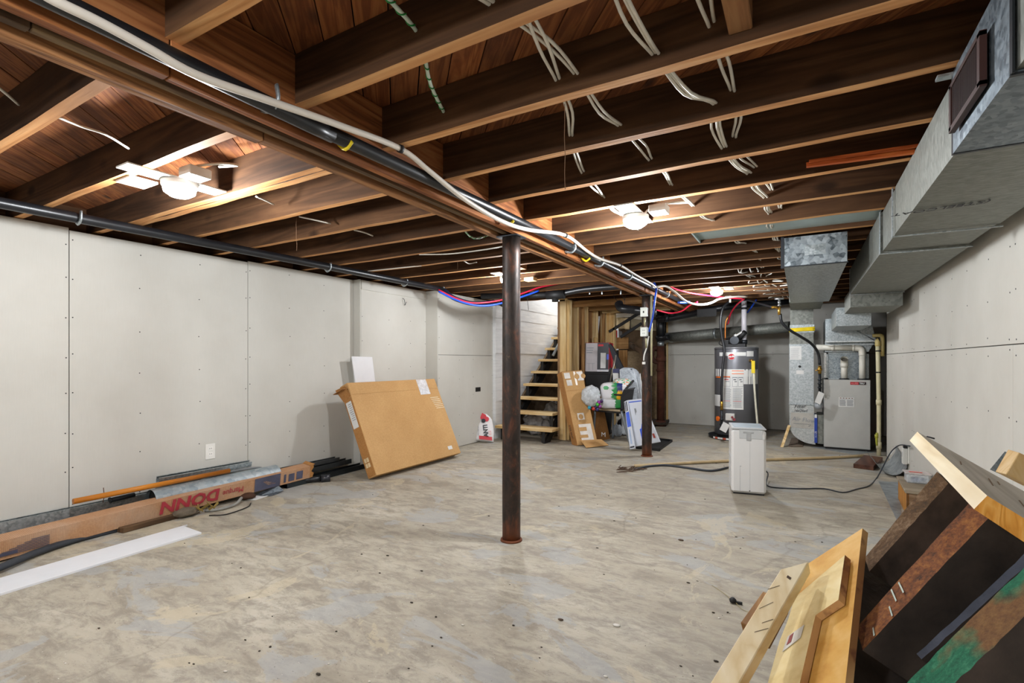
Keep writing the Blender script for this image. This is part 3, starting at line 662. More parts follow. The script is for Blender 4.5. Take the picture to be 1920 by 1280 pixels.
# ================================================================ water heater
HX, HY, HR = -.82, 7.96, .295
t = thing('water_heater', 'tall dark grey gas water heater covered in white labels', 'water heater', (HX, HY, 0))
HG = flat('6c6d72', .38, .35, name='heater_grey', var=.015)
M().lathe((HX, HY, 0), [(HR - .02, .06), (HR, .07), (HR, 1.295), (HR - .003, 1.30)], 48).done('tank', HG, t)
M().lathe((HX, HY, 0), [(HR + .003, 1.292), (HR + .003, 1.315), (HR - .01, 1.322), (.02, 1.325)], 48).done('top_cap', flat('77787b', .4, .4, name='cap_grey'), t)
M().lathe((HX, HY, 0), [(HR - .03, 0), (HR - .03, .06)], 32).done('base', BLK, t)
cam_a = math.atan2(-HY, -HX)        # the direction that faces into the room
def on_tank(a0, a1, z0, z1, mt, name, par=t, dr=.0015, n=10):
    bm = M()
    for i in range(n):
        b0, b1 = cam_a + (a0 + (a1 - a0) * i / n), cam_a + (a0 + (a1 - a0) * (i + 1) / n); r = HR + dr
        bm.face([(HX + r * math.cos(b0), HY + r * math.sin(b0), z0), (HX + r * math.cos(b1), HY + r * math.sin(b1), z0), (HX + r * math.cos(b1), HY + r * math.sin(b1), z1), (HX + r * math.cos(b0), HY + r * math.sin(b0), z1)], sm=True)
    return bm.done(name, mt, par)
def ang(u):       # pixel column to angle on the tank
    s = (u - 1380.5) / 43.5; s = max(-.98, min(.98, s)); return math.asin(s)
def hz(v): return CAMH - (v - HORIZ) * 7.0 / FPX
on_tank(ang(1348), ang(1399), hz(667), hz(660), PAPER, 'brand_band'); on_tank(ang(1400), ang(1413), hz(668), hz(658), PAPER, 'small_label')
on_tank(ang(1340), ang(1421), hz(706), hz(692), PAPER, 'label_panel'); on_tank(ang(1352), ang(1421), hz(720), hz(694), PAPER, 'label_panel', dr=.001)
on_tank(ang(1354), ang(1394), hz(768), hz(692), PAPER, 'instruction_panel', dr=.002); on_tank(ang(1336), ang(1356), hz(764), hz(742), PAPER, 'label_panel')
on_tank(ang(1341), ang(1350), hz(709), hz(706.5), ORANGE, 'orange_stripe', dr=.003); on_tank(ang(1355), ang(1369), hz(707.5), hz(705.5), ORANGE, 'orange_stripe', dr=.003)
for v in (694.5, 700): on_tank(ang(1372), ang(1394.5), hz(v + 1.2), hz(v), ORANGE, 'orange_stripe', dr=.003)
for u0, u1 in ((1356, 1369), (1373, 1383), (1384, 1393.5)):
    on_tank(ang(u0), ang(u1), hz(725), hz(706.8), INKG, 'diagram_frame', dr=.003, n=4); on_tank(ang(u0 + .5), ang(u1 - .5), hz(724.4), hz(708.5), PAPER, 'diagram', dr=.0035, n=4)
    on_tank(ang(u0 + 2), ang(u1 - 3), hz(712.5), hz(711), INK if u0 > 1370 else RED, 'diagram_print', dr=.004, n=3)
    on_tank(ang(u0 + 4), ang(u1 - 1.5), hz(716), hz(714.7), INK if u0 > 1370 else INKG, 'diagram_print', dr=.004, n=3)
for i in range(17):
    v = 728 + i * 2.2
    for a, b in ((1356, 1371), (1374, 1392.5)):
        on_tank(ang(a), ang(b - rnd.random() * 3), hz(v + .8), hz(v), RED if i in (11,) else INKG, 'text_line', dr=.0032, n=3)
a = ang(1371.5); r_ = HR + .006; lc = Vector((HX + r_ * math.cos(cam_a + a), HY + r_ * math.sin(cam_a + a), hz(668.5))); nrm = Vector((math.cos(cam_a + a), math.sin(cam_a + a), 0)); sd = Vector((-nrm.y, nrm.x, 0))
M().cyl(lc - nrm * .004, lc + nrm * .001, .046, n=28).done('round_badge', PAPER, t); M().cyl(lc - nrm * .004, lc + nrm * .002, .041, n=28).done('badge_disc', RED, t)
M().ob(lc + nrm * .0021 - sd * .041 - Vector((0, 0, .007)), sd * .082, nrm * .0006, (0, 0, .012)).ob(lc + nrm * .0021 + sd * .008 - Vector((0, 0, .007)), sd * .026, nrm * .0006, (0, 0, .026)).cyl(lc + nrm * .0021 - sd * .016, lc + nrm * .0027 - sd * .016, .013, n=14).done('badge_mark', PAPER, t)
def onr(u, v, dr=.0): a = ang(u); return Vector((HX + (HR + dr) * math.cos(cam_a + a), HY + (HR + dr) * math.sin(cam_a + a), hz(v)))
q = onr(1354, 788, .03); M().cyl(onr(1346, 788, .002), onr(1346, 788, .02), .036, n=20).done('orange_valve_cap', ORANGE, t)
M().ob(onr(1361, 789, .0), sd * .12, nrm * .05, (0, 0, .10)).done('gas_control', flat('d9d6d0', .5, name='control_white'), t, .006)
M().cyl(onr(1374, 782, .055), onr(1374, 782, .062), .016).cyl(onr(1377, 786, .055), onr(1377, 786, .062), .02).done('control_knob', flat('8a3036', .5, name='knob_red'), t)
# relief valve with a drain pipe
M().cyl(onr(1407, 676, 0), onr(1407, 676, .05), .02).done('relief_valve', BRASS, t); M().cyl(onr(1407, 675, .001), onr(1407, 675, .006), .035).done('valve_plate', STEEL, t)
M().ob(onr(1405, 699, .05), sd * .045, nrm * .012, (0, 0, .17)).done('yellow_tag', YELLOW, t)
M().tube([onr(1408, 680, .06), onr(1408.5, 720, .06), onr(1411, 760, .06), onr(1413, 800, .07)], .014, 10, 4).done('drain_pipe', flat('dcd8c4', .4, name='drain_cream'), t)
# burner fan on top
BX, BY = HX - .03, HY - .03
M().box(BX - .13, BX + .16, BY - .1, BY + .12, 1.325, 1.37).lathe((BX + .0, BY, 0), [(.12, 1.37), (.12, 1.42), (.10, 1.45), (.03, 1.455)], 20).box(BX - .14, BX - .04, BY - .1, BY + .02, 1.37, 1.43).cyl((BX + .06, BY - .05, 1.44), (BX + .16, BY - .1, 1.54), .035).done('blower', BLK, t, .0)
M().cyl((BX + .02, BY - .05, 1.42), (BX + .02, BY - .12, 1.42), .06, n=20).done('blower_motor', DARKMET, t)
M().tube([(BX + .02, BY - .08, 1.47), (BX + .06, BY - .1, 1.5), (BX + .12, BY - .1, 1.54)], .014, 8).cyl((BX + .02, BY - .1, 1.48), (BX + .05, BY - .1, 1.5), .022).done('white_connector', PAPER, t)
M().tube([(HX + .105, HY - .02, 1.385), (HX + .105, HY - .02, 1.99)], .036, 18, 1).done('vent_pipe', flat('c9c6cc', .35, name='vent_white', var=.01), t)
M().cyl((HX + .105, HY - .02, 1.37), (HX + .105, HY - .02, 1.43), .045).cyl((HX + .105, HY - .02, 1.87), (HX + .105, HY - .02, 1.9), .039).done('vent_collar', DARKMET, t)
M().tube([(BX - .14, BY - .06, 1.34), (BX - .19, BY - .08, 1.38), (BX - .15, BY - .08, 1.44), (BX - .04, BY - .08, 1.46)], .006, 6).done('sensor_wire', BLK, t)
# copper supply and gas hose down the tank
M().tube([(HX - .14, HY - .06, 1.33), (HX - .14, HY - .06, 1.66), (HX - .10, HY - .06, 1.78)], .011, 8, 3).done('copper_pipe', flat('c87838', .3, .8, name='copper'), t)
M().tube([pd(1372, 562, 6.9), pd(1356, 576, 6.9), pd(1351, 604, 6.9), pd(1354, 634, 6.9), pd(1358, 655, 6.88), pd(1355, 690, 6.86), pd(1353, 730, 6.86), pd(1353, 752, 6.86)], .017, 10, 5).done('gas_hose', BLACK, t)
q = pd(1353, 752, 6.86); M().cyl(q, q - Vector((0, 0, .12)), .02).done('brass_nut', BRASS, t); bm = M().cyl(q - Vector((0, 0, .12)), q - Vector((0, 0, .42)), .016); [bm.cyl(q - Vector((0, 0, .24 + .07 * i)), q - Vector((0, 0, .26 + .07 * i)), .025) for i in range(2)]; bm.done('drip_leg', DARKMET, t)
M().ob(pd(1349, 805, 6.8), (.05, 0, .11), (0, .003, 0), (.08, 0, -.04)).done('white_tag', PAPER, t)
# drip pan
t = thing('drip_pan', 'shallow dark metal pan with orange printing under the water heater', 'pan', (HX, HY - .02, 0))
M().lathe((HX, HY, 0), [(.37, .001), (.385, .045), (.38, .045), (.365, .006)], 40).done('pan_wall', DARKMET, t)
bm = M()
for i in range(12):
    a0 = cam_a - .9 + i * .11; r = .389
    bm.face([(HX + r * math.cos(a0), HY + r * math.sin(a0), .012), (HX + r * math.cos(a0 + .1), HY + r * math.sin(a0 + .1), .012), (HX + r * math.cos(a0 + .1), HY + r * math.sin(a0 + .1), .038), (HX + r * math.cos(a0), HY + r * math.sin(a0), .038)], mi=i % 3 % 2)
bm.done('printed_band', [PAPER, flat('c8563a', .5, name='orange_band')], t)

# galvanized vent across the back wall
t = thing('vent_duct', 'round galvanized duct crossing the back wall behind the water heater', 'duct', (-1, 8.6, 1.5))
A, B = pd(1250, 633, 8.75), Vector((-.14, 8.28, 1.62))
M().cyl(A, A.lerp(B, .45), .082, n=24).cyl(A.lerp(B, .44), B, .079, n=24).done('pipe', GALVB, t)
M().tube([A + Vector((.12, -.02, .0)), A + Vector((-.02, .0, .0)), A + Vector((-.09, .08, -.02)), A + Vector((-.1, .2, -.02))], .086, 24, 4).done('elbow', GALVS, t)
M().cyl(A.lerp(B, .44), A.lerp(B, .455), .088, n=24).done('joint_band', GALVS, t)
# ================================================================ pipes and cables under the ceiling
t = thing('drain_pipe', 'black plastic drain pipe hung along the left wall below the joists', 'pipe', (-3.68, 3, 1.96))
M().tube([(-3.72, YF, 1.97), (-3.71, .9, 1.968), (-3.67, 3.1, 1.968), (-3.66, 4.7, 1.965)], .031, 16, 6).done('pipe', BLACK, t)
for y in (1.26, 3.05, 4.05, 4.68):
    M().tube([(-3.73, y, 2.0), (-3.725, y, 1.965), (-3.69, y, 1.932), (-3.65, y, 1.95), (-3.645, y, 2.0)], .006, 8, 4, flat_=2.2).done('strap', GALVS, t)
t = thing('drain_pipe', 'black plastic drain pipe crossing below the joists near the stairs', 'pipe', (-2.5, 5.5, 1.96))
M().tube([pd(1046, 552, 6.0), (-2.2, 5.5, 1.965), (-1.75, 5.5, 1.965), (-1.5, 5.55, 1.94)], .036, 16, 4).done('pipe', BLACK, t)
q = pd(1041, 553, 6.0); M().tube([(-3.55, 5.35, 1.955), q + Vector((.05, 0, 0))], .036, 16, 1).cyl(q + Vector((-.1, -.03, -.0)), q + Vector((.12, .0, 0)), .052).cyl(q + Vector((0, 0, -.08)), q + Vector((0, 0, .05)), .04).done('tee_fitting', BLK, t)
for u, v in ((1108, 545), (1131, 541), (1166, 540)): q = pd(u, v, 6.0); M().box(q.x - .006, q.x + .006, q.y - .045, q.y - .035, 1.92, 2.0).done('strap', GALVS, t)
# along the beam
t = thing('gas_pipe', 'black pipe strapped to the right side of the central beam', 'pipe', (-1.44, 3, 1.94))
M().tube([(-1.445, YF, 1.955), (-1.445, .9, 1.925), (-1.445, 1.3, 1.93), (-1.44, 3, 1.945), (-1.44, 6.4, 1.95), (-1.43, 7.6, 1.95)], .026, 14, 6).done('pipe', BLACK, t)
for y in (.98, 3.35, 3.95, 4.75, 6.3): M().tube([(-1.495, y, 1.925), (-1.47, y, 1.915), (-1.435, y, 1.912), (-1.412, y, 1.94), (-1.42, y, 1.985)], .0045, 6, 4, flat_=2).done('strap', GALVS, t)
for y in (1.28, 2.46, 3.65): M().tube([(-1.49, y, 1.93), (-1.45, y, 1.90), (-1.415, y, 1.92)], .005, 6, 3, flat_=1.6).done('yellow_band', YELLOW, t)
def pex(pl, fn, r, name, label, mt, cat='pipe'):
    P = []
    for u, v in pl:
        P.append(fn(u, v))
    o = M().tube(P, r, 10, 5).done(name, mt); return tag(o, label, cat)
def beamfn(u, v):
    p = px(u, v, -1.395)
    return p if p.z < 1.983 else pz(u, v, 1.983)
PX = [(60, -25), (101, 0), (188, 42), (279, 91), (370, 141), (497, 186), (640, 236), (751, 279), (808, 323), (875, 376), (942, 415), (993, 431), (1060, 441), (1100, 470), (1125, 485), (1162, 497), (1190, 514), (1220, 531), (1229, 538)]
white = pex(PX, beamfn, .0115, 'white_water_pipe', 'white plastic water pipe running along the right side of the beam', flat('e0d8cc', .4, name='white_pex', var=.01))
BE = [(1229, 538), (1247, 536), (1265, 547), (1287, 565), (1310, 571), (1332, 568), (1350, 560), (1378, 556), (1400, 556)]
tag(M().tube([pd(u, v, 5.6 + (u - 1229) / 171 * 1.0) for u, v in BE], .013, 10, 5).done('white_water_pipe', flat('e0d8cc', .4, name='white_pex', var=.01)), 'white plastic water pipe sagging between the far post and the water heater', 'pipe')
for u, v, lb in ((751, 279, 'nearest'), (1060, 441, 'middle'), (1163, 497, 'farthest')):
    q = beamfn(u, v); tag(M().cyl(q + Vector((-.002, -.008, 0)), q + Vector((.002, .008, 0)), .016).done('cable_tie', BLK), lb + ' of three black ties on the white water pipe along the beam', 'cable tie', 'black ties on the white water pipe')
# red and blue pipes
tag(M().tube([pd(u, v, 6.0 + (u - 1235) / 300) for u, v in ((1234, 515), (1257, 537), (1290, 548), (1330, 554), (1365, 558), (1395, 560))], .010, 8, 5).done('red_water_pipe', REDP), 'red plastic water pipe running toward the water heater', 'pipe')
tag(M().tube([pd(1395, 560, 6.6), pd(1381, 572, 7.0), pd(1370, 588, 7.3), pd(1365, 606, 7.45), (HX - .14, HY - .06, 1.66)], .011, 8, 5).done('red_water_pipe', REDP), 'red plastic pipe dropping to the copper on the heater', 'pipe')
tag(M().tube([pd(1308, 566, 6.3), pd(1293, 572, 6.4), pd(1278, 583, 6.5), pd(1258, 587, 6.6), pd(1238, 583, 6.6), pd(1228, 580, 6.6)], .010, 8, 5).done('red_water_pipe', REDP), 'dark red pipe sagging below the beam behind the far post', 'pipe')
tag(M().tube([pd(1418, 562, 7.2), pd(1408, 577, 7.4), pd(1401, 586, 7.5)], .011, 8, 5).done('blue_water_pipe', BLUEP), 'short blue pipe stub right of the heater vent', 'pipe')
tag(M().tube([pd(1218, 518, 5.6), pd(1230, 538, 5.62), pd(1228, 560, 5.6), pd(1224, 592, 5.6), pd(1217, 622, 5.62)], .011, 8, 5).done('blue_water_pipe', BLUEP), 'bright blue pipe hanging in front of the far post', 'pipe')
tag(M().tube([pd(1272, 567, 6.0), pd(1282, 567, 6.1), pd(1292, 566, 6.2)], .014, 8, 4).done('blue_water_pipe', BLUEP), 'blue pipe elbow at the end of the beam', 'pipe')
t = thing('hanging_cable', 'white cable end with a plug cap hanging from the blue pipe', 'cable', pd(1210, 690, 5.65))
M().tube([pd(1216, 630, 5.63), pd(1213, 650, 5.63), pd(1208, 665, 5.63), pd(1207, 676, 5.63)], .008, 8, 5).done('cord', WHITE, t)
q = pd(1207.5, 678, 5.63); M().ob(q + Vector((-.02, -.01, -.03)), (.035, 0, 0), (0, .02, 0), (0, 0, .03)).done('cap', WHITE, t, .004)
# red + blue sagging on the left by the stairs
SAG = [(822, 541), (850, 555), (880, 565), (910, 568), (945, 562), (985, 549), (1010, 540), (1040, 534), (1062, 530)]
tag(M().tube([pd(u, v + 5, 5.75 + (u - 822) / 800) for u, v in SAG[:-2]], .011, 8, 5).done('blue_water_pipe', BLUEP), 'blue pipe sagging between left drain pipe and stair opening', 'pipe')
tag(M().tube([pd(u, v - 1 if u > 900 else v + 2, 5.78 + (u - 822) / 800) for u, v in SAG], .010, 8, 5).done('red_water_pipe', REDP), 'red pipe sagging between left drain pipe and stair opening', 'pipe')
t = thing('black_hose', 'black corrugated pipe sagging above the far end of the left wall', 'hose', pd(880, 570, 5.9))
M().tube([(-3.66, 4.7, 1.965), pd(850, 558, 5.85), pd(880, 568, 5.9), pd(905, 569, 5.95), pd(927, 566, 6.0)], .028, 12, 5).done('hose', flat('17203c', .4, name='dark_blue_black'), t)
tag(M().tube([pd(924, 564, 6.0), pd(938, 570, 6.1), pd(955, 580, 6.2), pd(966, 590, 6.25)], .020, 10, 4).done('black_hose', BLACK), 'short black hose drooping behind the near post', 'hose')
tag(M().tube([pd(988, 541, 6.1), pd(989, 560, 6.1), pd(991, 581, 6.1)], .003, 5, 4).done('hanging_wire', BLK), 'thin dark wire hanging over the stairwell wall', 'wire')

# the plumbing at the back: black drain run, iron stack
t = thing('drain_pipe', 'large black drain pipe sloping under the joists toward the furnace', 'pipe', (-1, 8.2, 1.9))
M().tube([pd(1236, 600, 8.2), pd(1290, 590, 7.9), pd(1340, 579, 7.6), pd(1400, 571, 7.5), pd(1478, 565, 7.4)], .05, 16, 4).done('pipe', BLACK, t)
q = pd(1325, 588, 7.6); M().box(q.x - .14, q.x + .14, q.y, q.y + .02, 1.80, 1.92).done('clean_out', BLK, t)
M().cyl(pd(1258, 583, 8.0), pd(1262, 592, 8.0), .045).cyl(pd(1246, 596, 8.1), pd(1252, 597, 8.1), .065).done('coupling', DARKMET, t)
t = thing('soil_stack', 'rusty cast iron stack with a black plastic top in the corner', 'pipe', (-2.02, 8.7, 0))
M().cyl((-2.1, 8.75, 0), (-2.1, 8.75, 1.38), .065).cyl((-2.1, 8.75, 1.12), (-2.1, 8.75, 1.2), .085).cyl((-2.1, 8.75, .95), (-2.1, 8.75, .985), .08).cyl((-2.1, 8.75, .0), (-2.1, 8.75, .1), .085).done('iron_pipe', flat('5a3222', .85, .2, name='iron_rust', bump=.7, var=.12), t)
M().cyl((-2.1, 8.75, 1.38), (-2.1, 8.75, 1.46), .055).done('clamp', GALVS, t)
M().cyl((-2.1, 8.75, 1.46), (-2.1, 8.75, 2.0), .075).cyl((-2.1, 8.75, 1.50), (-2.1, 8.75, 1.56), .09).cyl((-2.1, 8.75, 1.84), (-2.1, 8.75, 1.92), .095).tube([(-2.1, 8.75, 1.5), (-2.0, 8.7, 1.52), (-1.95, 8.68, 1.53)], .05, 12, 3).done('plastic_top', BLACK, t)
M().tube([(-2.16, 8.75, 1.35), (-2.22, 8.7, 1.33), (-2.24, 8.7, 1.2), (-2.2, 8.72, 1.12), (-2.12, 8.75, 1.1)], .04, 12, 4).done('iron_branch', flat('4a2c20', .85, .2, name='iron_rust2', bump=.7), t)
t = thing('iron_pipe_stub', 'short brown iron pipe coming out of the old concrete', 'pipe', pd(1190, 658, 8.6))
M().cyl(pd(1184, 648, 8.8), pd(1204, 660, 8.3), .045).cyl(pd(1183, 647, 8.85), pd(1187, 650, 8.75), .06).done('pipe', flat('54402c', .85, name='pipe_brown', bump=.5), t)
t = thing('flexible_duct', 'black ribbed flexible duct hung on wires behind the far post', 'duct', pd(1180, 578, 6.4))
bm = M(); P = catmull([pd(1160, 568, 6.5), pd(1163, 576, 6.45), pd(1172, 579, 6.4), pd(1190, 581, 6.4), pd(1205, 583, 6.35), pd(1230, 587, 6.3)], 10)
bm.tube(P, [.05 + .006 * (i % 2) for i in range(len(P))], 14, 1); bm.done('duct', BLACK, t)
M().tube([pd(1160, 566, 6.5), pd(1152, 558, 6.5), pd(1151, 551, 6.5), pd(1160, 546, 6.5)], .003, 5).tube([pd(1171, 573, 6.45), pd(1171, 563, 6.45), pd(1166, 552, 6.45), pd(1166, 541, 6.45)], .003, 5).tube([pd(1171, 563, 6.45), pd(1174, 552, 6.45)], .003, 5).done('hanging_wire', BLK, t)

# electrical boxes on the far post
for v, lab, k in ((585, 'upper grey metal electrical box on the far post', 0), (622, 'lower electrical box with an outlet on the far post', 1)):
    q = pd(1208, v, 5.56); t = thing('electrical_box', lab, 'electrical box', q)
    M().box(q.x - .036, q.x + .036, q.y - .02, q.y + .04, q.z - .05, q.z + .05).done('box', flat('b4b8b4', .4, .4, name='box_grey'), t, .004)
    M().box(q.x - .038, q.x + .038, q.y - .026, q.y - .02, q.z - .052, q.z + .052).done('cover', flat('c6c8c0', .4, .3, name='cover_grey'), t, .003)
    if k:
        M().box(q.x - .01, q.x - .006, q.y - .028, q.y - .026, q.z + .01, q.z + .022).box(q.x + .006, q.x + .01, q.y - .028, q.y - .026, q.z + .01, q.z + .022).box(q.x - .01, q.x - .006, q.y - .028, q.y - .026, q.z - .022, q.z - .01).box(q.x + .006, q.x + .01, q.y - .028, q.y - .026, q.z - .022, q.z - .01).done('outlet_slots', BLK, t)
    else: M().box(q.x - .008, q.x + .006, q.y - .028, q.y - .026, q.z - .012, q.z + .012).done('switch', BLK, t)
t = thing('conduit', 'light metal conduit running down the right side of the far post', 'conduit', (-1.5, 5.84, 0))
M().tube([(-1.51, 5.85, 1.88), (-1.51, 5.85, .95)], .011, 8, 1).done('pipe', flat('c9c29c', .5, .2, name='conduit_cream'), t)
M().tube([pd(1209, 596, 5.6), pd(1209, 611, 5.6)], .011, 8, 1).tube([pd(1211, 634, 5.6), pd(1212, 652, 5.62)], .009, 8, 1).done('nipple', flat('b0aa84', .5, .3, name='conduit_dull'), t)

# ---- cables stapled or threaded through the joists
def cable_run(xs, zs, k0, label, n=2, r=.0055, sag=.02, sp=.012, mt=None):
    P = []
    for i, x in enumerate(xs):
        y = JY[10 + k0 + i] - .021
        P.append(Vector((x, y, zs[i % len(zs)])))
        if i + 1 < len(xs): P.append(Vector(((x + xs[i + 1]) / 2 + rnd.uniform(-.02, .02), y + .2, zs[i % len(zs)] + sag * rnd.uniform(-1, .2))))
    bm = M()
    for j in range(n):
        bm.tube([p + Vector(((j - (n - 1) / 2) * (sp if i % 2 == 0 else sp * rnd.uniform(.8, 3)), 0, rnd.uniform(-.006, .006))) for i, p in enumerate(P)], r, 6, 4)
    return tag(bm.done('ceiling_cable', mt or CABLE), label, 'cable')
ext = lambda base, n, a=.0: base + [base[-1] + a * (i + 1) + rnd.uniform(-.015, .015) for i in range(n)]
cable_run([-.50, -.62, -.706, -.836, -.944, -.98, -1.0, -1.0], [2.06], -2, 'white cable pair threaded through the joists closest to the beam on its right')
cable_run(ext([-.72, -.70, -.636, -.62, -.606, -.60, -.56, -.50, -.44, -.38, -.33], 7), [2.06], -2, 'looping white cable pair through the joists, second from the beam', sag=.035)
cable_run(ext([-.43, -.40, -.377, -.27, -.286, -.22, -.17], 10, .005), [2.045, 2.055], -2, 'triple white cable bundle through the joists, third from the beam', n=3, sag=.03, sp=.009)
cable_run(ext([-.22, -.20, -.22, -.21, -.25, -.19, -.14], 4, .02), [2.08], -2, 'thin white cable pair higher in the joists, fourth from the beam', sag=.01)
cable_run([-.45, -.44, -.40, -.36, -.30, -.26, -.2, -.16], [2.03], 9, 'white cable ends bunched in the far joists before the furnace', n=4, sag=.04, sp=.05)
GW = flat('cfe0cf', .5, name='spiral_cable')
for X_, lab, k0, n_ in (([-.80, -.97, -1.19], 'green and white wrapped cable through the nearest joists right of the beam', -2, 3), ([-2.02, -1.98], 'green and white wrapped cable loop in the joists left of the beam', 3, 2)):
    t = thing('wrapped_cable', lab, 'cable', (X_[0], JY[10 + k0], 2.06)); P = []
    for i, x in enumerate(X_): P.append(Vector((x, JY[10 + k0 + i] - .02, 2.075))); P.append(Vector((x + (.02 if k0 > 0 else -.08), JY[10 + k0 + i] + .13, 2.03 if k0 < 0 else 1.99)))
    P = catmull(P[:-1], 14); M().tube(P, .006, 8, 1).done('cable', GW, t)
    bm = M(); sp = []
    for i, p in enumerate(P):
        for q in range(4): a = (i * 4 + q) * .5; pp = p.lerp(P[min(i + 1, len(P) - 1)], q / 4); sp.append(pp + Vector((math.cos(a) * .0075, 0, math.sin(a) * .0075)))
    bm.tube(sp, .0022, 5, 1).done('green_wrap', GREEN, t)
for pts_, lab in (([pz(-20, 150, 2.06), pz(12, 176, 2.06), pz(35, 196, 2.07)], 'white cable in the first joist bay at the far left'),
        ([pz(103, 217, 2.03), pz(150, 236, 2.04), pz(198, 252, 2.04), pz(241, 278, 2.05)], 'white cable crossing a bay above the left ceiling light'),
        ([pz(480, 368, 2.02), pz(497, 375, 2.02), pz(513, 383, 2.03)], 'short white cable right of the left ceiling light'),
        ([pz(561, 406, 2.02), pz(585, 411, 2.03), pz(620, 419, 2.03)], 'short white cable in a bay left of the beam'),
        ([pz(664, 431, 2.02), pz(684, 436, 2.03), pz(699, 442, 2.03)], 'small white cable farther along left of the beam'),
        ([pz(870, 489, 2.0), pz(880, 494, 2.0), pz(894, 491, 2.02)], 'little white cable loop just left of the near post')):
    tag(M().tube(pts_, .005, 6, 4).done('ceiling_cable', CABLE), lab, 'cable')
# metal pan closing one joist bay, split batten, cobweb strands
tag(M().box(-.66, .42, 3.59, 3.94, 2.028, 2.033).box(-.66, -.65, 3.59, 3.94, 2.005, 2.03).done('joist_pan', flat('a9bab8', .45, .4, name='pan_metal', var=.03)), 'pale sheet metal pan closing a joist bay near the duct', 'sheet metal')
q0, q1 = pz(1512, 312, 1.99), pz(1716, 286, 1.99)
bm = M(); d_ = q1 - q0; bm.ob(q0, d_, (0, .022, 0), (0, 0, .018)); bm.ob(q0 + Vector((.01, -.012, .012)), d_ * 1.0 + Vector((0, -.02, 0)), (0, .012, 0), (0, 0, .012))
tag(bm.done('split_batten', wood('orange_split', '8a3c10', 'c4602a', 'd87a3c', 0, .7, 1, .2)), 'splintered orange strip of wood hanging off a joist beside the duct', 'wood strip')
for u, v0, v1, d, lb in ((1059, 195, 355, 1.72, 'longest cobweb strand, hanging right of the beam'), (556, 408, 470, 3.3, 'short cobweb strand hanging left of the near post'), (858, 478, 505, 4.4, 'tiny cobweb strand hanging just left of the near post')):
    P = [pd(u + rnd.uniform(-1, 1), v0 + (v1 - v0) * i / 5, d) for i in range(6)]
    tag(M().tube(P, .0012, 4, 2).done('cobweb', flat('8a6a50', .9, name='cobweb')), lb, 'cobweb', 'cobweb strands')

tag(M().tube([pz(786, 477, 2.0), pz(840, 476, 1.99), pz(900, 469, 1.99), pz(946, 461, 2.0)], .005, 6, 4).done('ceiling_cable', CABLE), 'long white cable hanging under the joists left of the near post', 'cable')
tag(M().tube([pz(690, 508, 2.0), pz(740, 503, 1.99), pz(790, 498, 2.0)], .005, 6, 4).done('ceiling_cable', CABLE), 'white cable under the joists above the left drain pipe', 'cable')
q = pz(992, 521, 1.99); tag(M().box(q.x - .06, q.x + .05, q.y, q.y + .09, 1.965, 2.0).done('wood_block', pine(0), bev=.002), 'small pale wood block nailed under the joists right of the near post', 'wood block')
tag(M().tube([pd(1372, 562, 6.9), pd(1398, 562, 6.7), pd(1425, 569, 6.5), pd(1449, 576, 6.2)], .012, 8, 5).done('gas_tube', BLACK), 'thin black gas tube running from the heater to the valve by the duct', 'pipe')
t = thing('pipe_manifold', 'white pipe fittings clustered under the joists above the heater', 'fitting', pd(1372, 556, 6.8))
M().cyl(pd(1369, 543, 6.8), pd(1369, 567, 6.8), .014, n=10).cyl(pd(1360, 556, 6.8), pd(1385, 556, 6.8), .012, n=10).done('tee', WHITE, t); M().cyl(pd(1375, 551, 6.85), pd(1402, 552, 6.85), .012, n=10).cyl(pd(1386, 552, 6.8), pd(1390, 561, 6.8), .018, n=10).done('valve', STEEL, t)
tag(M().tube([(X2 + .004, 4.42, 1.86), (X2 + .03, 4.42, 1.84), (X2 + .03, 4.43, 1.80), (X2 + .012, 4.45, 1.78), (X2 + .02, 4.47, 1.82)], .003, 5, 4).done('wire_hook', DARKMET), 'bent wire hook on the left wall above the large carton', 'hook')
# ================================================================ things along the left wall
# long printed carton lying on scraps
t = thing('long_carton', 'very long worn cardboard carton with red lettering lying along the left wall', 'carton', (-3.86, 1.8, .05))
CA, CB = Vector((-3.905, 3.03, .05)), Vector((-3.835, .62, .004))      # bottom edge of the room-side face
ax = (CB - CA).normalized(); hh, ww = .110, .11; upv = Vector((.12, 0, 1)).normalized(); back = Vector((-1, 0, .12)).normalized()
bm = M(); n = 26; Ls = (CB - CA).length; rg = []
for i in range(n + 1):
    p = CA.lerp(CB, i / n) + Vector((0, 0, .006 * math.sin(math.pi * i / n))); wob = .003 * noise.noise(Vector((i * .8, 0, 0)))
    rg.append([p, p + upv * (hh + wob), p + upv * (hh + wob) + back * ww, p + back * ww])
bm.loft(rg, sm=False); bm.done('carton', CARDR, t, recalc=True)
def cp(s, h): p = CA.lerp(CB, s / Ls); return p + Vector((0, 0, .006 * math.sin(math.pi * s / Ls))) + upv * (hh * h) + Vector((.0045, 0, 0))
def cpos(u, v):     # place on the face from where it is seen
    p = px(u, v, -3.86); s = (p - CA).dot(ax); return s
DR = flat('a8323e', .7, name='faded_red', var=.05)
a_ = cpos(414, 918); b_ = cpos(316, 950)
text('DONN', .115, cp(a_, .93), ax, -upv, DR, t, sx=abs(b_ - a_) / (.115 * 2.75), bold=.004, shear=.15)
text('Marque', .062, cp(cpos(459, 905), .70), ax, -upv, DR, t, sx=.9, shear=.1)
NAVY = flat('4a4b5e', .7, name='faded_navy', var=.1)
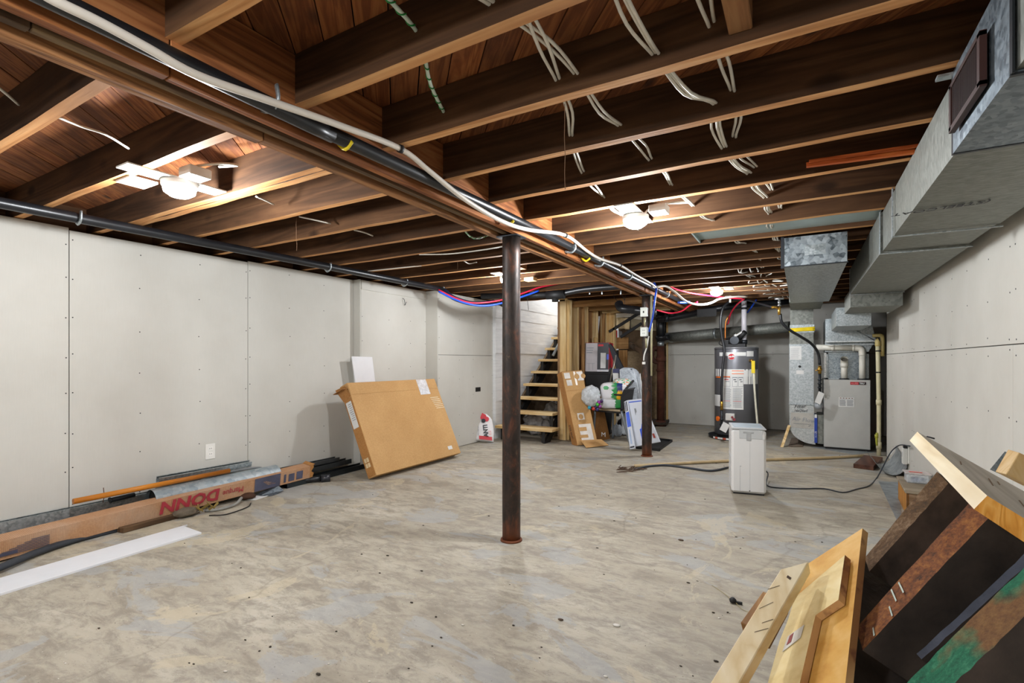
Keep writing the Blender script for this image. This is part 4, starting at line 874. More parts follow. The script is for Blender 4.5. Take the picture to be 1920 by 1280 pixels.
def band(s0, s1, h0, h1, mt, name, k=8):
    bm = M()
    for i in range(k):
        a, b = s0 + (s1 - s0) * i / k, s0 + (s1 - s0) * (i + 1) / k
        bm.face([cp(a, h0) - Vector((.0015, 0, 0)), cp(b, h0) - Vector((.0015, 0, 0)), cp(b, h1) - Vector((.0015, 0, 0)), cp(a, h1) - Vector((.0015, 0, 0))])
    return bm.done(name, mt, t)
band(cpos(529, 880), cpos(480, 893), .02, .99, NAVY, 'navy_panel'); band(cpos(572, 870), cpos(560, 873), .15, .8, NAVY, 'printed_panel'); band(cpos(556, 872), cpos(545, 876), .15, .75, NAVY, 'printed_panel')
band(cpos(540, 876), cpos(536, 878), .15, .8, NAVY, 'printed_panel')
for i in range(5): band(cpos(520, 880) + i * .02, cpos(505, 882) + i * .01, .3 + i * .07, .34 + i * .07, CARDR, 'panel_print', 2)
bm = M()
for i in range(7):
    s0, L_ = cpos(90 + 0 * i, 1010), .30 - .035 * i
    bm.ob(cp(s0, .22 + .085 * i), ax * L_ * .9, -upv * .004, Vector((.001, 0, 0)))
bm.ob(cp(cpos(30, 1025), .35), ax * .10, -upv * .018, Vector((.001, 0, 0)))
tag(bm.done('small_print', NAVY, t), kind='stuff')
# torn end flaps
bm = M(); e = CA - ax * .0
bm.prism([e + upv * .11, e - ax * .03 + upv * .12, e - ax * .035 + upv * .09, e - ax * .01 + upv * .06, e - ax * .04 + upv * .04, e - ax * .02 - upv * .03, e + upv * 0], (.003, 0, 0)); bm.done('torn_flap', CARDE, t)
bm = M(); bm.prism([e + upv * .112, e - ax * .05 + upv * .118, e - ax * .03 + back * ww + upv * .125, e + back * ww + upv * .11], (0, 0, .003)); bm.done('torn_flap', CARDE, t)

def bar(name, lab, cat, a, b, w_, h_, mt, group=None, chan=0, up=(0, 0, 1)):
    a, b = Vector(a), Vector(b); L0 = (b - a).length; sh_ = -Vector(up).cross(b - a).normalized() * w_; fr = frame(a + sh_, b - a, Vector(up).cross(b - a)); bm = L(fr)
    if chan:      # open steel channel
        k = .0016; bm.box(0, L0, 0, w_, 0, k).box(0, L0, 0, k, k, h_).box(0, L0, w_ - k, w_, k, h_); bm.box(0, L0, k, .008, h_ - k, h_).box(0, L0, w_ - .008, w_ - k, h_ - k, h_)
    else: bm.box(0, L0, 0, w_, 0, h_)
    o = bm.done(name, mt, bev=0 if chan else .002)
    return tag(o, lab, cat, group)
bar('metal_stud', 'galvanized steel stud lying against the left wall behind the long carton', 'metal stud', (-4.14, .3, .075), (-4.14, 2.45, .08), .05, .09, GALVS, chan=1)
bar('metal_stud', 'second galvanized stud lying in front of the wall under the long carton', 'metal stud', (-4.135, .35, .0), (-4.13, 2.2, .0), .09, .07, GALV, chan=1)
bar('metal_channel', 'shiny steel channel propped above the orange pole by the left wall', 'metal channel', px(292, 903, -4.09) , px(466, 871, -4.09), .04, .045, GALVS, chan=1, up=(.3, 0, 1))
bar('metal_stud', 'dark steel stud sticking out past the torn end of the carton', 'metal stud', (-4.10, 2.9, .06), (-4.10, 3.62, .07), .09, .045, flat('5a6064', .4, .8, name='dark_zinc'), chan=1)
bar('metal_stud', 'dark steel stud lying on the floor toward the big leaning carton', 'metal stud', (-4.0, 2.8, .0), (-4.03, 3.75, .0), .09, .05, flat('3c4246', .4, .8, name='darker_zinc'), chan=1)
bar('metal_stud', 'topmost dark steel stud resting on the other studs beside the carton end', 'metal stud', (-4.12, 2.75, .112), (-4.12, 3.5, .112), .07, .035, flat('6a7074', .4, .8, name='mid_zinc'), chan=1)
tag(M().cyl(px(137, 940, -4.02), px(430, 882, -4.0), .018, n=14).done('wooden_pole', wood('varnished_pole', '7a4410', 'b06a20', 'c8822e', 1, .35, .4, 0)), 'orange varnished wooden pole lying on scraps by the left wall', 'pole')
t = thing('round_duct', 'dented round galvanized duct piece with its open dark end to the left', 'duct', (-4.02, 2.1, 0))
bm = M(); bm.cyl((-4.0, 1.78, .125), (-3.99, 2.75, .13), .08, n=28, cap=False); o = bm.done('pipe', mk_galv('old_zinc', .5, '8c9aa2', 'b8c0c2', .45, (1, 1, 1), .6), t)
M().cyl((-4.0, 1.80, .125), (-3.99, 2.74, .13), .076, n=28).done('pipe_inside', BLK, t)
M().box(-4.055, -4.01, 2.0, 2.2, .14, .166).done('rust_patch', flat('9a6a40', .8, name='rust_patch', bump=.4), t) if False else None
tag(M().cyl(px(205, 938, -4.05), px(252, 927, -4.05), .016).cyl(px(205, 938, -4.05), px(208, 937, -4.05), .02).done('steel_pipe', DARKMET), 'short dark steel pipe under the orange pole', 'pipe')
tag(M().tube([px(193, 942, -4.05), px(195, 930, -4.05), px(194, 914, -4.05)], .0025, 5, 3).done('bent_wire', flat('6a4a30', .6, .5, name='wire_brown')), 'thin rusty wire standing at the end of the orange pole', 'wire')
GC = flat('6d7070', .5, name='grey_cable')
tag(M().tube([(-3.965, 2.03, .12), (-3.97, 2.05, .18), (-4.0, 2.12, .20), (-4.03, 2.25, .215), (-4.04, 2.45, .215), (-4.03, 2.62, .205), (-3.98, 2.66, .17)], .009, 8, 6).done('grey_cable', GC), 'loop of grey cable lying over the round duct and carton', 'cable')
tag(M().tube([(-3.83, 2.06, .012), (-3.77, 2.12, .012), (-3.77, 2.25, .018), (-3.83, 2.34, .04)], .011, 8, 6).done('grey_cable', flat('8a8a84', .5, name='light_cable')), 'light grey cable curling out from under the carton', 'cable')
tag(M().tube([(-3.70, 2.02, .006), (-3.62, 2.1, .006), (-3.66, 2.28, .006), (-3.74, 2.36, .006)], .004, 6, 6).done('thin_cable', BLK), 'thin black cable on the floor below the carton lettering', 'cable')
# scraps under the carton
tag(M().ob((-3.90, 1.52, 0), (.085, .02, 0), (-.03, .42, 0), (0, 0, .035)).done('wood_block', wood('dirty_wood', '3a2a1c', '5c4632', '745a40', 1, .9), bev=.004), 'dirty wood block supporting the middle of the carton', 'wood block')
tag(M().blob((-3.84, 1.93, .032), (.055, .085, .032), 3, .2, 1.8, 3).done('stone', mk_oldconc(('4a4238', '6c6252', '8a7e6c'))), 'rounded grey stone tucked under the carton lettering', 'stone')
bm = M()
for i in range(7):
    a = i * .9; p = Vector((-3.80 + .03 * math.cos(a), 2.06 + .05 * math.sin(a), .02)); bm.ob(p, (.05 * math.cos(a * 2), .04 * math.sin(a * 2), .03), (.01, -.015, .02), (.003, .002, .003))
tag(bm.done('foam_scrap', flat('a08a4c', .9, name='foam_yellow', bump=.5)), 'crumpled yellowish scrap under the carton', 'scrap')
tag(M().blob((-3.87, 2.42, .03), (.05, .06, .028), 2, .3, 2, 8).done('rusty_fitting', flat('4a3020', .8, .3, name='rusty_brown', bump=.5)), 'rusty brown lump under the right half of the carton', 'scrap')
tag(M().prism([(-3.86, 2.52, .012), (-3.80, 2.58, .0), (-3.84, 2.72, .012), (-3.88, 2.70, .05)], (-.05, 0, .004)).done('metal_scrap', GALV), 'folded dark metal scrap under the navy end of the carton', 'scrap')
tag(M().ob((-3.88, 2.4, .001), (.08, .04, 0), (-.05, .22, 0), (0, 0, .006)).done('paper_scrap', PAPER), 'white scrap lying on the floor under the carton', 'scrap')
# black plastic pipe piece with fittings
t = thing('pipe_offcut', 'black plastic pipe offcut with fittings on the floor at the carton end', 'pipe', (-3.75, 3.0, 0))
A, B = pf(548, 908), pf(606, 903); A.z = B.z = .03
M().cyl(A, B, .024, n=16).done('pipe', BLACK, t); d = (B - A).normalized()
M().cyl(B - d * .02, B + d * .06, .036, n=16).done('coupling', flat('24262c', .3, name='abs_grey'), t); M().cyl(A - d * .07, A - d * .05, .033).done('brass_ring', BRASS, t); M().cyl(A - d * .12, A, .02).done('adapter', STEEL, t); M().cyl(A + d * .02, A + d * .035, .034).done('clamp_band', BRASS, t)
M().cyl(B + d * .035 - Vector((0, 0, .0)), B + d * .035 + Vector((.0, -.04, -.005)), .018).done('branch', BLACK, t)
tag(bar('vinyl_strip', 'black rubber strip curving out from under the left end of the carton', 'strip', (-3.72, .55, 0), (-3.72, .6, 0), .02, .01, BLK) and M().tube([pf(-60, 1098) + Vector((0, 0, .03)), pf(10, 1070) + Vector((0, 0, .03)), pf(70, 1043) + Vector((0, 0, .025)), pf(140, 1018) + Vector((0, 0, .02)), pf(235, 992) + Vector((0, 0, .012))], .024, 10, 5, flat_=.8).done('rubber_strip', flat('2c3036', .7, name='rubber_dark', bump=.5)), 'thick black foam tube on the floor under the carton, at the far left', 'tube')
bpy.data.objects.remove(bpy.data.objects['vinyl_strip'])
# white trim board on the floor
a, b, c = pf(378, 1001), pf(345, 989), pf(0, 1117); dirv = (c - a).normalized(); a2 = a - dirv * .0
wv_ = b - a; bm = M(); bm.prism([a, b, b + wv_ * .06 - dirv * .03, a + (pf(0, 1088) - pf(0, 1117)) * 0 + dirv * 1.6 + (wv_ - dirv * wv_.dot(dirv)), a + dirv * 1.6], (0, 0, .012))
tag(bm.done('white_board', flat('dadcdf', .5, name='white_primed', var=.01), bev=.001), 'long white trim board lying flat on the concrete floor', 'board')

# big carton leaning on the wall
t = thing('large_carton', 'large flat cardboard carton leaning against the left wall', 'carton', (-3.8, 4.2, 0))
phi = R(24.7); yd = Vector((0, 1, 0)); upn = Vector((-math.sin(phi), 0, math.cos(phi))); nb = Vector((-math.cos(phi), 0, -math.sin(phi))); Hc, Wd, TH = .946, 1.34, .115
A = Vector((-3.54, 3.40, .003)) - nb * TH
M().ob(A, yd * Wd, upn * Hc, nb * TH).done('carton', [CARD], t, .004)
M().ob(A + nb * .003 - yd * .0022 + upn * .01, yd * .002, upn * (Hc - .16), nb * (TH - .006)).done('side_panel', CARDE, t)
f = A + nb * -.001; M().ob(f + upn * (Hc - .125) + yd * .005, yd * (Wd - .01), upn * .12, nb * -.002).done('top_flap', CARD, t, .001)
M().prism([A + upn * (Hc - .16) + nb * TH - yd * .003, A + upn * (Hc - .02) + nb * (TH + .03) - yd * .035, A + upn * (Hc - .03) + nb * .004 - yd * .035, A + upn * (Hc - .14) - yd * .003], nb * .003).done('open_flap', CARDE, t)
M().ob(A + upn * (Hc - .06) + nb * .01 - yd * .07, yd * .068, nb * (TH + .03), upn * .004).done('open_flap', CARDE, t)
M().ob(A + upn * (Hc - .45) + nb * .022 - yd * .004, upn * .27, nb * .075, yd * .0015).done('shipping_label', PAPER, t)
bm = M(); [bm.ob(A + upn * (Hc - .21 - .02 * i) + nb * .03 - yd * .0052, upn * .006, nb * (.05 - .02 * rnd.random()), yd * .001) for i in range(9)]; tag(bm.done('label_print', INKG, t), kind='stuff')
bm = M(); [bm.ob(A + upn * (.10 + .05 * (i // 2)) + nb * (.03 + .035 * (i % 2)) - yd * .0045, upn * .04, nb * .028, yd * .001) for i in range(4)]; tag(bm.done('handling_marks', flat('dcc49a', .8, name='pale_print'), t), kind='stuff')
M().ob(f + upn * (Hc - .19) + yd * (Wd * .745), yd * .17, upn * .185, nb * -.003).done('clear_pouch', film('eef0f4', .45, 'pouch_film'), t)
bm = M(); [bm.ob(f + upn * (Hc - .24 - .022 * i) + yd * (Wd * .85 + .008 * i), yd * (.16 - .03 * rnd.random()), upn * .006, nb * -.0015) for i in range(7)]; tag(bm.done('white_print', flat('e8dcc0', .8, name='white_print'), t), kind='stuff')
M().ob(f + upn * .07 + yd * (Wd - .20), yd * .075, upn * .04, nb * -.002).done('small_label', PAPER, t)
# small white board behind it
P = [px(u, v, -4.035) for u, v in ((660, 668), (698, 669), (704, 718), (667, 720))]
tag(M().prism([P[0], P[1], P[1] + (P[2] - P[1]) * (P[1].z / (P[1].z - P[2].z)), P[0] + (P[3] - P[0]) * (P[0].z / (P[0].z - P[3].z))], (-.012, 0, 0)).done('white_board', flat('e6e6e8', .5, name='white_panel', var=.01)), 'small white panel standing behind the large leaning carton', 'panel')
# wall outlet
q = px(394, 846, XL)
t = thing('wall_outlet', 'white outlet plate on the left wall above the scraps', 'outlet', q)
M().box(XL, XL + .006, q.y - .038, q.y + .038, q.z - .062, q.z + .062).done('plate', WHITE, t, .002)
for dz in (-.022, .022):
    M().box(XL + .006, XL + .008, q.y - .017, q.y + .017, q.z + dz - .015, q.z + dz + .015).done('socket', flat('f2f0ea', .4, name='socket_white', var=.005), t, .001)
    bm = M(); [bm.box(XL + .008, XL + .009, q.y + s_ * .007 - .0012, q.y + s_ * .007 + .0012, q.z + dz - .003, q.z + dz + .008) for s_ in (-1, 1)]; tag(bm.done('slots', BLK, t), kind='stuff')
# salt bag
t = thing('salt_bag', 'white plastic bag with red print slumped against the wall by the stairs', 'bag', pf(912, 828))
q = pf(903, 829); fr = frame(q + Vector((.05, 0, .02)), (.80, .46, -.10), (-.30, .42, 1.0)); bm = L(fr)
rg = []
for i in range(11):
    s_ = i / 10; h_ = .40 * s_; wd = .125 * (1 - .12 * s_ ** 3) * (1 if s_ < .85 else 1 - (s_ - .85) * 3.2); th = .055 * math.sin(math.pi * min(1, .16 + s_ * .86)) + .006; xo = -.08 * s_ ** 2
    rg.append([Vector((xo + wd * math.cos(a) * (1 + .06 * noise.noise(Vector((a, s_ * 4, 2)))), h_, th * math.sin(a) * (1 + .25 * noise.noise(Vector((a * 2, s_ * 5, 5)))))) for a in [k * math.pi / 10 for k in range(20)]])
bm.loft(rg); bm.done('sack', flat('e4e2e2', .35, name='sack_white', var=.02, bump=.1), t)
def onbag(x0, x1, h0, h1, mt, name, z=.067): L(fr).prism([(x0, h0, z), (x1, h0, z), (x1 - .01, h1, z), (x0 - .01, h1, z)], (0, 0, .002)).done(name, mt, t)
onbag(-.075, .105, .005, .055, RED, 'red_band', .05)
fw = fr @ Vector((.045, .05, .067)); xw = fr.to_3x3() @ Vector((-.22, 1, 0)); yw = fr.to_3x3() @ Vector((-1, -.2, 0))
text('ANTI', .085, fw, xw, yw, flat('20242c', .5, name='black_letters'), t, bold=.003, sx=.9)
fw = fr @ Vector((.085, .08, .062)); text('ICE', .05, fw, xw, yw, flat('e8a0a0', .5, name='pink_letters2'), t, sx=.9)
for c_, r_, mt in (((-.06, .33, .05), .045, RED), ((-.01, .30, .055), .035, RED), ((-.05, .27, .06), .03, INK), ((-.085, .36, .045), .028, RED)):
    L(fr).cyl((c_[0], c_[1], c_[2]), (c_[0], c_[1], c_[2] + .012), r_, n=10).done('printed_patch', mt, t)
bm = L(fr); [bm.ob((-.10 - .012 * i * .5, .06 + .05 * i, .045), (-.004, .04, .003), (.006, 0, 0), (0, 0, .002)) for i in range(5)]; tag(bm.done('side_print', INKG, t), kind='stuff')
# ================================================================ stairs
t = thing('staircase', 'open wooden stairs with black stringers rising along the painted concrete wall', 'staircase', (-3.3, 6.3, 0))
x0, x1 = -3.78, -2.93; RS, RN = .19, .25; TZ, TY = .205, 6.03
for k in range(9):
    z, y = TZ + RS * k, TY + RN * k
    M().box(x0 + (.0 if k == 0 else .05), x1 + (.05 if k == 0 else -.062), y, y + .27, z - .038, z).done('tread', pine(0), t, .004)
for xs in (x0 + .09, x1 - .115):
    bm = M()
    for k in range(9):      # black steel saw-tooth stringer
        z, y = TZ + RS * k - .038, TY + RN * k + .02
        bm.box(xs, xs + .012, y, y + .23, z - .05, z); bm.box(xs, xs + .05, y, y + .012, max(0, z - RS + .038), z)
    bm.prism([(xs, TY + .05, 0), (xs, TY + .22, 0), (xs, TY + .22 + RN * 8.2, RS * 8.2), (xs, TY + .05 + RN * 8.2, RS * 8.2 + .02)], (.035, 0, 0)); bm.done('stringer', BLK, t)
M().box(x1 - .28, x1 - .062, TY + RN * 7 + .10, TY + RN * 7 + .12, TZ + RS * 7 - .2, TZ + RS * 7 - .04).done('riser_board', pine(0), t)
t = thing('salt_bag', 'white bag with dark lettering standing high on the stairs', 'bag', (-2.98, 7.95, TZ + RS * 7))
zb = TZ + RS * 7; rg = [[Vector((-3.0 + .015 * i * .2 + (.075 + .012 * i * .3) * math.cos(a), 7.9 + .045 * math.sin(a), zb + .002 + i * .055)) for a in [k * math.pi / 8 for k in range(16)]] for i in range(7)]
M().loft(rg).done('sack', flat('d8d8da', .35, name='sack_grey', var=.02), t); text('ANTI', .07, (-2.965, 7.845, zb + .03), (.08, 0, 1), (-1, 0, 0), INK, t, bold=.002)
M().blob((-2.98, 7.87, zb + .35), (.05, .03, .02), 2, .3).done('red_tie', RED, t)
# rubble and plastic under the stairs
M().prism([(-3.812, 6.5, 0), (-3.812, 9.3, 0), (-3.812, 9.3, 2.2), (-3.812, 8.9, 2.12), (-3.812, 6.5, .30)], (.035, 0, 0)).done('bare_concrete', mk_oldconc(('3c3024', '6a5640', '8c7656')), ws)
M().box(-3.8, -2.96, 8.6, 8.62, 0, 1.9).done('bare_concrete', mk_oldconc(('3c3024', '6a5640', '8c7656')), ws)
for i, (x, y, s_, lab) in enumerate(((-3.48, 6.75, .16, 'crumpled clear plastic lying lowest under the stairs'), (-3.26, 6.9, .20, 'grey crumpled plastic sheet in the middle under the stairs'), (-3.30, 7.15, .24, 'pale wrinkled plastic higher up under the stairs'))):
    tag(M().blob((x, y, s_ + .01), (.22, .14, s_), 4, .55, 2.6, i * 3, 0).done('plastic_wrap', mk_oldconc(('4c4640', '7c746a', 'b0aaa2')) if i else mk_oldconc(('6a6662', 'a8a4a0', 'd0ccc8'))), lab, 'plastic sheet')
for i in range(7):
    x = -3.5 + rnd.random() * .4; y = 6.42 + .05 * i
    tag(M().ob((x, y, .002 + .012 * i), (.45 + .1 * rnd.random(), .03 * rnd.uniform(-1, 1), 0), (0, .06, 0), (0, 0, .012)).done('wood_scrap', wood('grey_scrap', '4a3e30', '75654e', '96866c', 0, .9)), ['lowest and nearest', 'second lowest', 'third', 'middle', 'fifth', 'sixth', 'topmost and farthest'][i] + ' thin wood scrap in the stack behind the bottom step', 'wood scrap', 'wood scraps under the stairs')
tag(M().box(-2.98, -2.93, 6.85, 6.89, 0, 1.55).done('stud', pine_old(2)), 'brown stud standing in the shade behind the stair treads', 'stud')
tag(M().cyl(pd(1037, 666, 7.6), pd(1050, 640, 7.7), .02).done('plastic_tube', flat('8f979a', .4, name='tube_grey')), 'grey tube leaning at the right side of the upper steps', 'tube')

# ================================================================ stud framing around the closet
t = thing('stud_wall', 'unfinished wall of pine studs between the stairs and the closet', 'stud wall', (-2.88, 7.3, 0))
def stud(x, y, sx, sy, z0, z1, mt, name='stud'): return M().box(x, x + sx, y, y + sy, z0, z1).done(name, mt, t, .003)
stud(-2.945, 6.42, .089, .038, 0, 2.0, pine()); stud(-2.853, 6.46, .038, .089, 0, 1.98, pine()); stud(-2.945, 6.462, .089, .038, 0, 2.0, pine())
for y in (6.84, 7.22, 7.66, 8.06): stud(-2.94, y, .095, .038, .0, 1.96, pine())
M().box(-2.99, -2.955, 6.45, 8.1, .01, 1.97).done('sheathing', flat('8a6a48', .8, name='brown_board', bump=.2), t)
for i in range(9): M().box(-2.95, -2.94, 6.47 + i * .18, 6.47 + i * .18 + .17, .0, 1.96).done('plank', wood('sheath', '6c4a2c', '8e6844', 'a47e54', 2, .8), t)
stud(-2.92, 8.22, .15, .05, 0, 1.96, pine()); stud(-2.77, 8.20, .03, .09, 0, 1.96, pine()); stud(-2.87, 7.55, .05, .04, .0, 1.5, pine()); stud(-2.86, 7.0, .04, .05, 0, 1.96, pine_old()); stud(-2.86, 7.9, .05, .05, 0, 1.96, pine_old())
M().box(-2.95, -2.86, 6.42, 8.2, 1.962, 1.998).done('top_plate', pine(1), t, .003)
M().box(-3.05, -2.84, 6.39, 6.46, 1.985, 2.0).done('top_plate', pine(0), t, .003)
t = thing('closet_framing', 'pine frame with doubled header around the closet opening', 'framing', (-2.2, 7.8, 0))
for x0_, x1_, y, z0, z1, mt in ((-2.85, -1.72, 6.66, 1.90, 1.985, pine_old(0)), (-2.85, -1.72, 7.3, 1.90, 1.985, pine_old(0)), (-2.80, -1.72, 7.75, 1.90, 1.99, pine(0))):
    M().box(x0_, x1_, y, y + .05, z0, z1).done('header', mt, t, .003)
# studs seen through the opening, placed on the closet's back wall
def cst(u0, u1, v0, v1, y, mt, th=.06, name='stud'):
    a, b = py(u0, v1, y), py(u1, v0, y); return M().box(a.x, b.x, y, y + th, max(0, a.z), b.z).done(name, mt, t, .003)
M().box(-2.95, -1.7, 8.0, 9.3, 2.0, 2.02).done('closet_ceiling', wood('sheath_c', '5c4028', '7c5a38', '94704a', 0, .8), t)
# right part: old shelf boards, bare timber, door frame
y = 8.5
def pc(u0, u1, v0, v1, y, mt, name, th=.03):
    a, b = py(u0, v1, y), py(u1, v0, y); return M().box(a.x, b.x, y, y + th, a.z, b.z).done(name, mt, t, .002)
pc(1141, 1178, 632, 654, 8.45, pine_old(0), 'ledger'); pc(1160, 1176, 656, 700, 8.5, pine_old(2), 'board'); pc(1152, 1160, 656, 780, 8.6, BLK, 'dark_gap')
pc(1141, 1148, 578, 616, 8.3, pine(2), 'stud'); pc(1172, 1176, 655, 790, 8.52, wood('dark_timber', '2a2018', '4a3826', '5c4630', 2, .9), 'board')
t = thing('upper_window', 'white framed opening with cream boards seen past the closet framing', 'window frame', (-2.2, 8.9, 1.4))
for (u0, v0), (u1, v1), nm, mt in (((1150, 588), (1230, 590), 'top_rail', WHITE), ((1150, 588), (1153, 612), 'side_rail', WHITE)):
    a, b = py(u0, v0, 8.7), py(u1, v1, 8.7); M().box(a.x, b.x + .02, 8.7, 8.73, min(a.z, b.z) - .015, max(a.z, b.z)).done(nm, mt, t)
def qd(pts, y, mt, name): M().prism([py(u, v, y) for u, v in pts], (0, .02, 0)).done(name, mt, t)
CREAM = flat('d8c094', .7, name='cream_board')
qd([(1153, 594), (1182, 597), (1180, 617), (1153, 615)], 8.8, CREAM, 'cream_board'); qd([(1182, 584), (1204, 588), (1204, 600), (1182, 596)], 8.8, flat('e6e0d0', .7, name='pale_board'), 'pale_board')
qd([(1172, 594), (1204, 600), (1230, 600), (1230, 620), (1172, 618)], 8.85, flat('a89c80', .8, name='dull_board'), 'dull_board'); qd([(1181, 598), (1182, 598), (1182, 620), (1181, 620)], 8.79, BLK, 'divider')
qd([(1160, 620), (1166, 621), (1166, 632), (1160, 632)], 8.78, flat('8e8a88', .7, name='grey_block'), 'grey_block'); qd([(1154, 619), (1157, 619), (1157, 634), (1154, 634)], 8.77, RED, 'red_item'); qd([(1143, 622), (1150, 621), (1150, 633), (1142, 633)], 8.79, flat('5c1830', .6, name='maroon'), 'maroon_item')
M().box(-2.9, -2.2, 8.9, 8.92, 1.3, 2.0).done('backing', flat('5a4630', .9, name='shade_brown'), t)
for a, b, lab in (((1143, 624), (1200, 588), 'upper black steel rail slanting across the opening behind the far post'), ((1164, 634), (1204, 608), 'lower black steel rail slanting across the opening behind the far post')):
    p, q = py(a[0], a[1], 8.2), py(b[0], b[1], 8.2); d = q - p; M().ob(p, d, (0, .04, 0), Vector((-d.z, 0, d.x)).normalized() * .045).done('steel_rail', BLK); tag(bpy.data.objects['steel_rail' if 'upper' in lab else 'steel_rail.001'], lab, 'rail')
tag(M().prism([pd(1195, 795, 8.6), pd(1250, 797, 8.5), pd(1255, 790, 9.0), pd(1195, 788, 9.0)], (0, 0, .04)).done('rubble', mk_oldconc(('1c1814', '3a3028', '584a3a'))), 'dark rubble on the floor around the iron stack', 'rubble')

# ================================================================ clutter by the far post
# tall carton leaning on the studs
def carton(nm, lab, pts, thick, mt, side=None, d=None):
    P = pts; a = P[1] - P[0]; b = P[3] - P[0]; nrm = a.cross(b).normalized(); nrm = -nrm if nrm.y < 0 else nrm
    tt = thing(nm, lab, 'carton', P[0]); M().prism(P, nrm * thick).done('carton', mt, tt, .003); return tt, a, b, nrm
A, B = pf(1083, 836), pf(1121, 833)
TLc = pd(1053, 697, 6.86); A.z = B.z = .01; TRc = TLc + (B - A) * 1.02 + Vector((0, 0, .02))
tc, a, b, nn = carton('tall_carton', 'tall cardboard carton with white print leaning on the stair studs', [A, B, TRc, TLc], .13, CARD)
def onf(s0, s1, h0, h1, mt, name, off=.003):
    p = lambda s_, h_: (A.lerp(B, s_)).lerp(TLc.lerp(TRc, s_), h_) - nn * off
    return M().prism([p(s0, h0), p(s1, h0), p(s1, h1), p(s0, h1)], -nn * .001).done(name, mt, tc)
WP = flat('e2dcd4', .7, name='carton_white_print')
onf(.08, .36, .90, .98, WP, 'printed_symbol'); onf(.13, .38, .80, .88, WP, 'printed_symbol'); onf(.55, .64, .80, .99, flat('eadfcf', .3, name='tape_pale'), 'tape'); onf(.70, 1.0, .86, .985, WP, 'print_panel')
for s_, h_, r_ in ((.68, .92, .04), (1.0, .92, .035), (.45, .37, .035)):
    if r_ == .035 and s_ < .9: onf(.30, .62, .33, .42, WP, 'print_panel')
    p = A.lerp(B, s_).lerp(TLc.lerp(TRc, s_), h_) - nn * .005; M().cyl(p, p - nn * .002, r_, n=18).done('printed_disc', CARD, tc)
onf(.25, .85, .05, .27, WP, 'letter_panel'); onf(.2, .60, .09, .13, CARD, 'letter_gap', .005); onf(.2, .60, .18, .23, CARD, 'letter_gap', .005)
onf(0, 1, .73, .733, CARDE, 'fold_line'); M().prism([TLc + Vector((-.0, 0, 0)), TRc, TRc + nn * .13, TLc + nn * .13], (0, 0, .004)).done('top_flap', CARDE, tc)
sdv = (A - B).normalized(); M().prism([A + sdv * .003, TLc + sdv * .003, TLc + sdv * .003 + nn * .13, A + sdv * .003 + nn * .13], sdv * .002).done('side_panel', CARDE, tc)
text('THIS SIDE', .05, A.lerp(TLc, .10) + sdv * .006 + nn * .10, (TLc - A), -nn, INK, tc, sx=.9)
fl = [A.lerp(B, .15), B + Vector((.05, 0, .0)), pf(1141, 836) + Vector((0, 0, .01)), pf(1099, 841) + Vector((0, 0, .01))]
fl[0].z = .07; fl[1].z = .07; M().prism(fl, (0, 0, .005)).done('bottom_flap', CARD, tc)
# second carton behind the chair
P0, P1, P2, P3 = pf(1118, 828), pf(1144, 822), pd(1128, 742, 7.25), pd(1098, 742, 7.25)
t2, *_ = carton('dark_carton', 'brown carton standing in the shade behind the chair', [P0, P1, P2, P3], .12, CARDE)
q = pd(1127, 818, 6.98); text('M', .09, q, (1, 0, 0), (0, 0, 1), PAPER, t2)
# black bin with a printed box on top
t = thing('black_bin', 'black plastic bin standing behind the chair', 'bin', (-2.5, 7.2, 0))
bx, by = py(1119, 700, 7.15).x + .02, 7.2
M().prism([(bx - .13, by - .12, 0), (bx + .13, by - .12, 0), (bx + .185, by - .12, .94), (bx - .185, by - .12, .94)], (0, .28, 0)).done('bin_body', BLK, t, .01)
M().box(bx - .2, bx + .2, by - .135, by + .175, .93, .96).done('bin_rim', BLK, t, .004)
t = thing('appliance_box', 'printed appliance box in white, black and red on the black bin', 'box', (bx, by, .96))
fr = frame((bx - .19, by - .10, .965), (1, .05, 0), (0, .06, 1)); 
L(fr).box(0, .37, 0, .43, -.22, 0).done('box_body', flat('b8b2b4', .5, name='box_lilac', var=.02), t, .002)
L(fr).box(.19, .372, 0, .432, -.001, .001).done('black_half', flat('1a1a24', .4, name='box_black'), t)
L(fr).box(.24, .32, .05, .28, .001, .002).done('product_picture', PAPER, t); L(fr).box(.20, .28, .38, .41, .001, .002).box(.365, .3725, .0, .43, -.2, .0022).done('red_print', RED, t)
L(fr).box(.335, .365, .18, .26, .001, .002).done('blue_print', BLUEP, t); L(fr).box(.19, .37, 0, .03, .001, .0025).done('grey_band', flat('c8c8cc', .5, name='box_grey_band'), t)
bm = L(fr); [bm.box(.02, .13 - .01 * i, .35 - .035 * i, .362 - .035 * i, .0005, .0015) for i in range(3)]; bm.box(.03, .15, .12, .125, .0005, .0015).box(.06, .064, .02, .12, .0005, .0015).box(.12, .124, .02, .12, .0005, .0015); tag(bm.done('box_print', INKG, t), kind='stuff')
L(fr).box(-.002, .374, .43, .436, -.222, .002).done('lid_flap', flat('8a2c30', .6, name='dark_red_top'), t)
